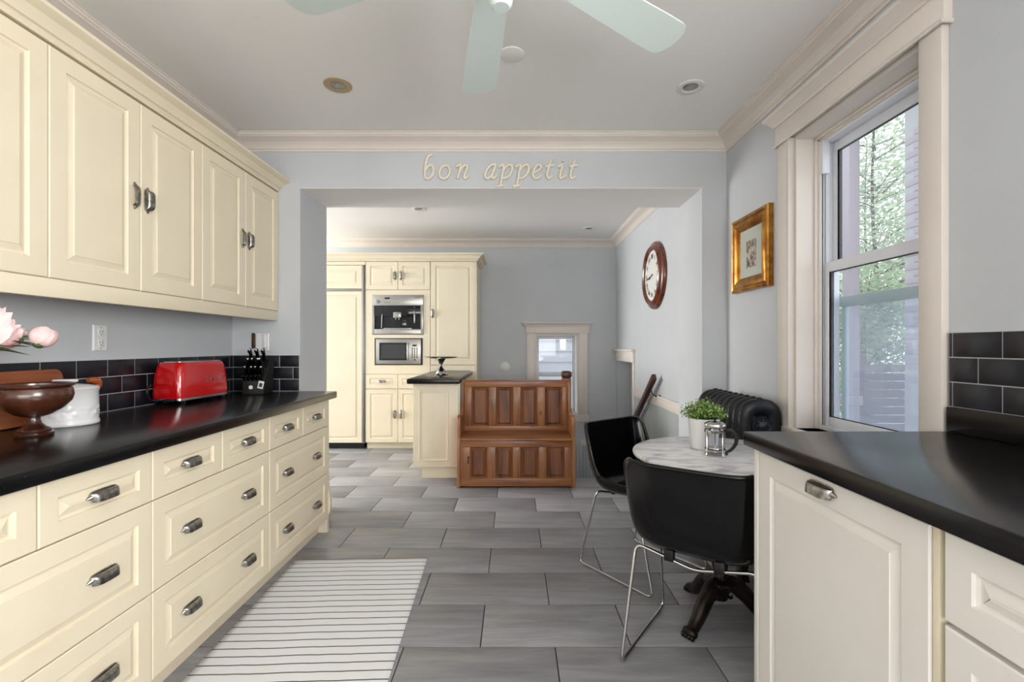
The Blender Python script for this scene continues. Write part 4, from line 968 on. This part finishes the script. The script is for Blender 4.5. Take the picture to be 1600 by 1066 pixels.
B().mat('fanblade').lathe([(0.0, 0.09), (0.012, 0.09), (0.012, 0.20), (0.05, 0.215), (0.065, 0.253), (0, 0.2535)], seg=24).obj('canopy', t)
def can(label, loc, mat, r=0.072):
    t = thing('recessed_light', label, 'light', loc, 0, 'recessed ceiling lights')
    B().mat(mat).lathe([(r, 0), (r, -0.003), (r - 0.006, -0.006), (r * 0.62, -0.004), (r * 0.56, 0.0), (r * 0.56, -0.0005)], seg=32).obj('trim_ring', t)
    B().mat('bulb').lathe([(0, -0.007), (r * 0.30, -0.006), (r * 0.5, -0.002), (r * 0.56, -0.0005)], seg=24).obj('lamp', t)
can('recessed ceiling light with brassy trim, left of the fan', (-0.928, 2.497, CZ), 'brass')
can('recessed ceiling light with white trim, right of the fan', (0.938, 2.515, CZ), 'plate')
can('tiny recessed light seen through the opening, left of centre', (-0.95, 4.75, CZ), 'plate')
can('tiny recessed light through the opening, above the stair window', (0.877, 5.55, CZ), 'plate')
o = B().mat('ceil').lathe([(0.058, 0), (0.058, -0.004), (0.05, -0.007), (0, -0.007)], seg=32).obj('ceiling_cover', loc=(-0.01, 2.23, CZ)); tag(o, 'round white cover plate on the ceiling behind the middle fan blade', 'cover plate')

# ============================================================ COUNTER ITEMS
CT = 0.910
# toaster: local x along +Y, front to +X
t = thing('toaster', 'glossy red retro toaster on the left counter', 'toaster', (-1.735, 2.555, CT), R(87))
def rounded_loop(w, d, r, z, n=6):
    pts = []
    for (cx, cy, a0) in ((w / 2 - r, d / 2 - r, 0), (-w / 2 + r, d / 2 - r, 90), (-w / 2 + r, -d / 2 + r, 180), (w / 2 - r, -d / 2 + r, 270)):
        for k in range(n + 1): a = R(a0 + 90 * k / n); pts.append((cx + r * math.cos(a), cy + r * math.sin(a), z))
    return pts
def loft(b, loops, cap=True):
    n = len(loops[0]); vs = [p for L_ in loops for p in L_]; fs = []
    for i in range(len(loops) - 1):
        for k in range(n): k2 = (k + 1) % n; fs.append((i * n + k, i * n + k2, (i + 1) * n + k2, (i + 1) * n + k))
    if cap: fs.append(tuple(range(n))[::-1]); fs.append(tuple((len(loops) - 1) * n + k for k in range(n)))
    return b.add(vs, fs)
tw_, td_ = 0.375, 0.165
loft(B().mat('red'), [rounded_loop(tw_, td_, 0.035, 0.032), rounded_loop(tw_ + 0.004, td_ + 0.004, 0.036, 0.06), rounded_loop(tw_ - 0.004, td_ - 0.002, 0.04, 0.14), rounded_loop(tw_ - 0.02, td_ - 0.012, 0.04, 0.185), rounded_loop(tw_ - 0.034, td_ - 0.022, 0.04, 0.205), rounded_loop(tw_ - 0.05, td_ - 0.036, 0.035, 0.214)]).obj('body', t, angle=50)
loft(B().mat('chrome'), [rounded_loop(tw_ - 0.06, td_ - 0.046, 0.03, 0.212), rounded_loop(tw_ - 0.062, td_ - 0.048, 0.03, 0.218)]).obj('top_plate', t)
B().mat('black').box(-0.14, 0.14, -0.035, -0.012, 0.2175, 0.2195).box(-0.14, 0.14, 0.012, 0.035, 0.2175, 0.2195).obj('slots', t)
loft(B().mat('chrome'), [rounded_loop(tw_ - 0.012, td_ - 0.012, 0.03, 0.018), rounded_loop(tw_ + 0.002, td_ + 0.002, 0.035, 0.022), rounded_loop(tw_ + 0.002, td_ + 0.002, 0.035, 0.033)]).obj('base', t)
for (x_, y_) in ((-0.15, -0.060), (0.15, -0.060), (-0.15, 0.060), (0.15, 0.060)): B().mat('chrome').lathe([(0, 0), (0.012, 0), (0.015, 0.004), (0.018, 0.02), (0, 0.021)], (0, 0, 0), 16).obj('foot', t, loc=(x_, y_, 0))
for i, ch in enumerate('SMEG'):
    me = text_mesh(ch, 0.036, 0.0022, 'steel'); o = bpy.data.objects.new('letter', me); COL.objects.link(o); o.parent = t
    o.location = (-0.004 + i * 0.046, -td_ / 2 - 0.0003, 0.118); o.rotation_euler = (R(90), 0, 0)
B().mat('ironplain').tube([(-0.19, 0.03, 0.025), (-0.235, 0.03, 0.03), (-0.27, 0.02, 0.06), (-0.27, 0.02, 0.09), (-0.23, 0.035, 0.105), (-0.19, 0.08, 0.10)], 0.0045, 8, smooth=5).obj('cord', t)
# knife block
t = thing('knife_block', 'black knife block full of black-handled knives in the counter corner', 'knife block', (-1.60, 2.955, CT), R(8))
B().mat('black').prism([(-0.07, 0), (0.08, 0), (0.11, 0.19), (0.045, 0.215), (-0.07, 0.085)], -0.062, 0.062, 'yz').obj('block', t, bevel=0.003)
rk = random.Random(5)
km = B().mat('blackgloss').tube([(0, 0, -0.02), (0, 0, 0), (0, -0.002, 0.035), (0, 0.003, 0.075), (0, -0.004, 0.105)], [0.008, 0.0125, 0.013, 0.011, 0.0135], 8, smooth=3, flat=(0.8, 1.3, 1)).mesh('knife_handle')
bo = B().mat('chrome').lathe([(0.011, 0), (0.011, 0.006), (0, 0.006)], (0, 0, 0), 10).ball((0, -0.004, 0.108), 0.008, seg=8).mesh('bolster')
for r_, (yy, zz) in enumerate(((0.02, 0.190), (-0.012, 0.152), (-0.042, 0.118))):
    for c_ in range(4 if r_ else 3):
        x_ = (-0.042 + 0.028 * c_) if r_ else (-0.036 + 0.036 * c_)
        sc = 1.0 - 0.17 * r_
        h = inst(km, 'knife_handle', t, (x_, yy, zz), (R(38), R(rk.uniform(-6, 12)), 0), (1, 1, sc)); inst(bo, 'bolster', h, (0, 0, 0))
hm = B().mat('blackgloss').tube([(0, 0.0, -0.01), (0, 0, 0.0), (0, 0, 0.04)], [0.005, 0.006, 0.006], 8).ball((0, 0, 0.042), 0.0065).mesh('steak_knife_handle')
for c_ in range(5): inst(hm, 'steak_knife_handle', t, (-0.05 + 0.024 * c_, -0.064, 0.085), (R(45), 0, 0))
B().mat('plate').lathe([(0.012, 0), (0.012, 0.001), (0, 0.001)], (0, 0, 0), 16, 'y').obj('emblem', t, loc=(-0.012, -0.0705, 0.045))
b = B().mat('plate').box(-0.016, 0.016, -0.001, 0.001, -0.046, 0, 0.0005); b.xf(Matrix.Rotation(R(14), 4, 'Y'))
o = b.obj('hang_tag', t, loc=(0.052, -0.074, 0.082)); o['label'] = 'white printed paper tag'
B().mat('ink').box(-0.009, 0.009, -0.0018, -0.001, -0.036, -0.012).xf(Matrix.Rotation(R(14), 4, 'Y')).obj('tag_print', o)
# lidded canister with relief
t = thing('ceramic_canister', 'white embossed ceramic canister with a lid behind the wooden bowl', 'canister', (-1.695, 1.80, CT))
fc = lambda a, h: 1 + (math.sin(PI * (h - 0.025) / 0.065) * (0.030 * max(0, math.sin(9 * a) * math.cos((h - 0.045) * 120)) + 0.022 * max(0, math.sin(16 * a + 1.2) * math.sin((h - 0.02) * 150))) if 0.025 < h < 0.09 else 0)
B().mat('porcelain').lathe([(0, 0), (0.100, 0), (0.104, 0.003), (0.104, 0.012), (0.102, 0.018)] + [(0.101, 0.02 + 0.004 * i) for i in range(20)] + [(0.1005, 0.140), (0.103, 0.143), (0.103, 0.147), (0.096, 0.148), (0.094, 0.13), (0.0, 0.13)], seg=120, wob=fc).xf(Matrix.Diagonal((0.89, 0.89, 0.9, 1))).obj('jar', t, angle=60)
B().mat('porcelain').lathe([(0, 0.1485), (0.103, 0.1485), (0.104, 0.152), (0.098, 0.158), (0.07, 0.166), (0.030, 0.171), (0.012, 0.173), (0.010, 0.180), (0.0, 0.181)], seg=48).xf(Matrix.Diagonal((0.89, 0.89, 0.9, 1))).obj('lid', t)
B().mat('porcelain').box(-0.046, 0.026, -0.018, 0.018, 0.160, 0.172, 0.005).obj('lid_knob', t)
# pedestal bowl
t = thing('wooden_bowl', 'turned dark wooden pedestal bowl at the near left end of the counter', 'bowl', (-1.60, 1.58, CT))
B().mat('walnut').lathe([(0, 0), (0.064, 0), (0.067, 0.004), (0.067, 0.010), (0.058, 0.014), (0.060, 0.018), (0.056, 0.023), (0.040, 0.030), (0.026, 0.042), (0.021, 0.055), (0.022, 0.062)], seg=48).xf(Matrix.Diagonal((0.74, 0.74, 1, 1))).obj('foot', t)
B().mat('walnut').lathe([(0, 0.062), (0.030, 0.062), (0.060, 0.070), (0.100, 0.090), (0.124, 0.115), (0.130, 0.135), (0.126, 0.152), (0.123, 0.158), (0.127, 0.162), (0.133, 0.166), (0.134, 0.170), (0.129, 0.173), (0.120, 0.168), (0.118, 0.150), (0.110, 0.115), (0.07, 0.085), (0, 0.078)], seg=64).xf(Matrix.Diagonal((0.77, 0.77, 1, 1))).obj('bowl', t)
# boards
def board_poly(L_, H_, r):
    p = [(0, 0), (L_ - 0.01, 0), (L_, 0.012)]
    for k in range(7): a = R(15 * k); p.append((L_ - r + r * math.cos(a), H_ - r + r * math.sin(a)))
    return p + [(0, H_)]
o = B().mat('board').prism(board_poly(0.80, 0.205, 0.03), 0, 0.022, 'yz').xf(Matrix.Rotation(R(-7), 4, 'Y')).obj('chopping_board', loc=(-1.822, 1.115, CT + 0.0), bevel=0.003)
tag(o, 'long reddish wooden chopping board leaning on the left wall tiles', 'chopping board')
o = B().mat('board2').prism(board_poly(0.52, 0.085, 0.02), 0, 0.02, 'yz').xf(Matrix.Rotation(R(-8), 4, 'Y')).obj('chopping_board', loc=(-1.775, 1.10, CT + 0.0), bevel=0.003)
tag(o, 'low paler wooden board standing behind the pedestal bowl', 'chopping board')
o = B().mat('terracotta').tube([(-1.795, 1.93, CT + 0.012), (-1.79, 2.0, CT + 0.09), (-1.785, 2.03, CT + 0.130), (-1.78, 2.02, CT + 0.150), (-1.785, 1.985, CT + 0.155)], [0.013, 0.013, 0.015, 0.015, 0.010], 10, smooth=5).obj('utensil')
tag(o, 'orange-brown rounded handle poking out behind the white canister', 'utensil')
# peonies in a vase just out of frame
t = thing('flower_vase', 'clear glass vase of pink peonies standing beyond the left edge', 'vase', (-1.60, 1.16, CT))
B().mat('clear').lathe([(0, 0), (0.045, 0), (0.05, 0.005), (0.052, 0.12), (0.04, 0.17), (0.045, 0.19), (0.042, 0.19), (0.037, 0.17), (0.048, 0.12), (0.046, 0.01), (0, 0.01)], seg=32).obj('glass', t)
def petal_mesh(r, mat, ruffle=0.0):
    vs = []; fs = []; n = 8
    for i in range(n + 1):
        la = R(-78 + 138 * i / n)
        for j in range(n + 1):
            v = -1 + 2 * j / n; lo = R(58) * v * math.sin(PI * (0.15 + 0.62 * i / n)); q = r * (1 + ruffle * (i / n) ** 2 * (math.sin(9 * v + i) + 0.4) + 0.04 * v * v)
            vs.append((q * math.cos(la) * math.sin(lo), -q * math.cos(la) * math.cos(lo), q * math.sin(la) * (1 - 0.10 * v * v * i / n)))
    for i in range(n):
        for j in range(n): a = i * (n + 1) + j; fs.append((a, a + 1, a + n + 2, a + n + 1))
    return B().mat(mat).add(vs, fs).mesh('petal', True, 90)
PM = {}
def peony(label, c, r, stem, n, rot, hot=False):
    t = thing('peony', label, 'flower', c, 0, 'pink peonies in the vase')
    t.rotation_euler = rot; rr = random.Random(int(c[1] * 1000)); inv = (Matrix.Translation(c) @ t.rotation_euler.to_matrix().to_4x4()).inverted()
    ru = 0.0 if hot else 0.13; m0 = petal_mesh(r, 'petal', ru); m1 = petal_mesh(r, 'petal_hot', ru)
    for i in range(n):
        ring = i / n; a = i * 2.4; sc = 1.0 - 0.62 * ring
        sc = (1.0 - 0.25 * ring) if hot else (1.12 - 0.62 * ring)
        o = inst(m1 if (hot and i in (5, 9)) else m0, 'petal', t, (0, 0, r * (0.12 if hot else -0.1) * ring), (R((2 if hot else 24 * (1 - ring)) + rr.uniform(-8, 8)), R(rr.uniform(-7, 7)), a), (sc, sc, sc * rr.uniform(0.92, 1.08)))
    b = B().mat('leaf2').ball((0, 0, -r * 0.92), r * 0.42, (1, 1, 0.6)); b.obj('calyx', t)
    B().mat('leaf2').tube([inv @ Vector(p) for p in stem], 0.0035, 6, smooth=4).obj('stem', t)
    return t, inv
base = (-1.60, 1.16, CT + 0.02)
peony('large pale pink peony bloom cut by the left edge', (-1.585, 1.44, 1.262), 0.064, [(-1.575, 1.43, 1.26), (-1.56, 1.33, 1.20), base], 34, (R(-25), R(35), R(20)))
tb, inv = peony('pink peony bud with deep pink streaks near the outlet', (-1.488, 1.50, 1.238), 0.034, [(-1.50, 1.50, 1.232), (-1.54, 1.42, 1.225), (-1.58, 1.25, 1.15), base], 16, (R(-25), R(15), 0), True)
t = thing('peony_leaf_spray', 'dark green pointed leaves below the peonies at the left edge', 'leaves', (-1.55, 1.40, 1.22))
for (p, d, L_) in (((-1.535, 1.43, 1.228), (0.3, 0.8, -0.15), 0.085), ((-1.535, 1.44, 1.235), (0.25, 0.9, 0.1), 0.07), ((-1.55, 1.38, 1.215), (0.5, 0.7, -0.3), 0.11), ((-1.53, 1.44, 1.23), (0.45, 0.75, -0.35), 0.07), ((-1.55, 1.38, 1.22), (0.2, 0.8, -0.1), 0.12), ((-1.512, 1.475, 1.235), (0.3, 0.5, -0.6), 0.05)):
    p = Vector(p) - Vector((-1.55, 1.40, 1.22)); d = Vector(d).normalized(); s_ = d.cross(Vector((0.25, 0, 1))).normalized(); w = L_ * 0.2; u = d.cross(s_) * L_ * 0.05
    B().mat('leaf2').add([p, p + d * L_ * 0.35 + s_ * w, p + d * L_ * 0.4 + u, p + d * L_ * 0.35 - s_ * w, p + d * L_], [(0, 1, 2), (0, 2, 3), (1, 4, 2), (3, 2, 4)]).obj('leaf', t)
B().mat('leaf2').tube([(0.0, 0.0, 0.0), (-0.02, -0.12, -0.06), (-0.05, -0.24, -0.28)], 0.003, 6, smooth=3).obj('stem', t)

# rug
RW, RL = 0.738, 1.36; b = B().mat('rug'); nx, ny = 24, 40; vs = []; fs = []
rz = random.Random(9)
for i in range(nx + 1):
    for j in range(ny + 1):
        x = i / nx * RW; y = -j / ny * RL
        vs.append((x, y, 0.0045 + 0.0006 * math.sin(7 * x + 3 * y)))
for i in range(nx):
    for j in range(ny): a = i * (ny + 1) + j; fs.append((a, a + ny + 1, a + ny + 2, a + 1))
o = b.add(vs, fs).obj('striped_rug', loc=(-1.228, 2.664, 0), rz=R(2.2)); md = o.modifiers.new('t', 'SOLIDIFY'); md.thickness = 0.004; md.offset = -1
tag(o, 'white flat-woven runner rug with thin black dashed stripes', 'rug')

# ============================================================ OUTSIDE
g = B().mat('ground').box(1.7, 30, -6, 30, -0.6, -0.5).obj('ground'); g['kind'] = 'structure'
# neighbouring house wall to the right, with brick courses
t = thing('neighbour_wall', 'mauve-grey brick wall of a house outside the right window', 'building', (0, 0, 0))
B().mat('grout').box(4.25, 4.5, 2.6, 5.15, -0.5, 4.4).obj('wall', t)
bk = B().mat('brick').box(-0.012, 0.02, -0.105, 0.105, -0.032, 0.032, 0.003).mesh('brick')
for r_ in range(34):
    for c_ in range(4): inst(bk, 'brick', t, (4.25, 5.03 - 0.225 * c_ - (0.11 if r_ % 2 else 0), 1.0 + 0.075 * r_))
B().mat('brick').box(2.6, 4.6, 2.3, 5.3, 4.2, 4.3).obj('soffit', t)
o = B().mat('brick').box(3.40, 3.51, 4.80, 4.91, -0.5, 4.2, 0.01).box(3.38, 3.53, 4.78, 4.93, 0.6, 0.70, 0.01).obj('porch_column'); tag(o, 'mauve-grey porch column outside the left side of the window', 'column')
t = thing('board_fence', 'weathered grey garden fence outside the lower sash', 'fence', (0, 0, 0))
fm = B().mat('fence').box(-0.9, 0.9, -0.012, 0.012, -0.055, 0.055, 0.004).mesh('slat')
for k in range(11): inst(fm, 'slat', t, (6.0, 7.0, -0.38 + 0.125 * k))
for x_ in (5.15, 6.85): B().mat('fence').box(x_ - 0.05, x_ + 0.05, 7.02, 7.12, -0.5, 1.1, 0.005).obj('fence_post', t)
rt = random.Random(11)
def tree(label, base, h, crown, n, spread, lm='treeleaf', name='tree', leafs=0.09):
    t = thing(name, label, 'tree' if name == 'tree' else 'hedge', base)
    b = B().mat('bark').tube([(0, 0, 0), (0.05, 0.05, h * 0.35), (-0.05, 0.1, h * 0.65), (0, 0.05, h * 0.95)], [0.07, 0.05, 0.035, 0.015], 8, smooth=4)
    b.obj('trunk', t); br = B().mat('bark'); lf = B().mat(lm)
    for i in range(70 if name == 'tree' else 26):
        z = h * rt.uniform(0.12, 0.95); a = rt.uniform(0, 2 * PI); L_ = crown * rt.uniform(0.5, 1)
        p0 = Vector((0, 0.05, z)); p1 = p0 + Vector((math.cos(a) * L_, math.sin(a) * L_, rt.uniform(0.1, 0.8))); br.tube([p0, (p0 + p1) / 2 + Vector((0, 0, 0.12)), p1], [0.016, 0.012, 0.004], 5)
        for k in range(n):
            q = p0.lerp(p1, rt.uniform(0.25, 1.1)) + Vector((rt.gauss(0, spread), rt.gauss(0, spread), rt.gauss(0, spread)))
            d = Vector((rt.gauss(0, 1), rt.gauss(0, 1), rt.gauss(0, 1))).normalized(); s_ = d.orthogonal().normalized(); L2_ = leafs * rt.uniform(0.6, 1.3)
            lf.add([q, q + d * L2_ * 0.5 + s_ * L2_ * 0.25, q + d * L2_, q + d * L2_ * 0.5 - s_ * L2_ * 0.25], [(0, 1, 2, 3)])
    stuff(br.obj('branches', t)); stuff(lf.obj('foliage', t))
tree('slender leafy tree filling the upper sash, nearest the porch column', (9.2, 12.0, -0.5), 8.5, 2.2, 190, 0.38, leafs=0.15)
tree('second leafy tree farther back behind the garden fence', (14.2, 19.0, -0.5), 10.5, 3.6, 110, 0.6, leafs=0.24)
tree('bushy green hedge behind the garden fence', (6.2, 8.3, -0.5), 2.7, 1.0, 260, 0.2, 'hedge', 'hedge')
# neighbour siding seen through the stair window
t = thing('neighbour_siding', 'white clapboard house wall outside the stair window', 'building', (0, 0, 0))
B().mat('siding').box(-2.0, 3.2, 8.40, 8.6, -1.2, 3.2).obj('wall', t)
sm2 = B().mat('siding').prism([(0.0, 0.0), (-0.035, 0.0), (-0.008, 0.185), (0, 0.185)], -2.4, 2.6, 'yz').mesh('clapboard')
for k in range(16): inst(sm2, 'clapboard', t, (0.6, 8.40, -0.6 + 0.19 * k))
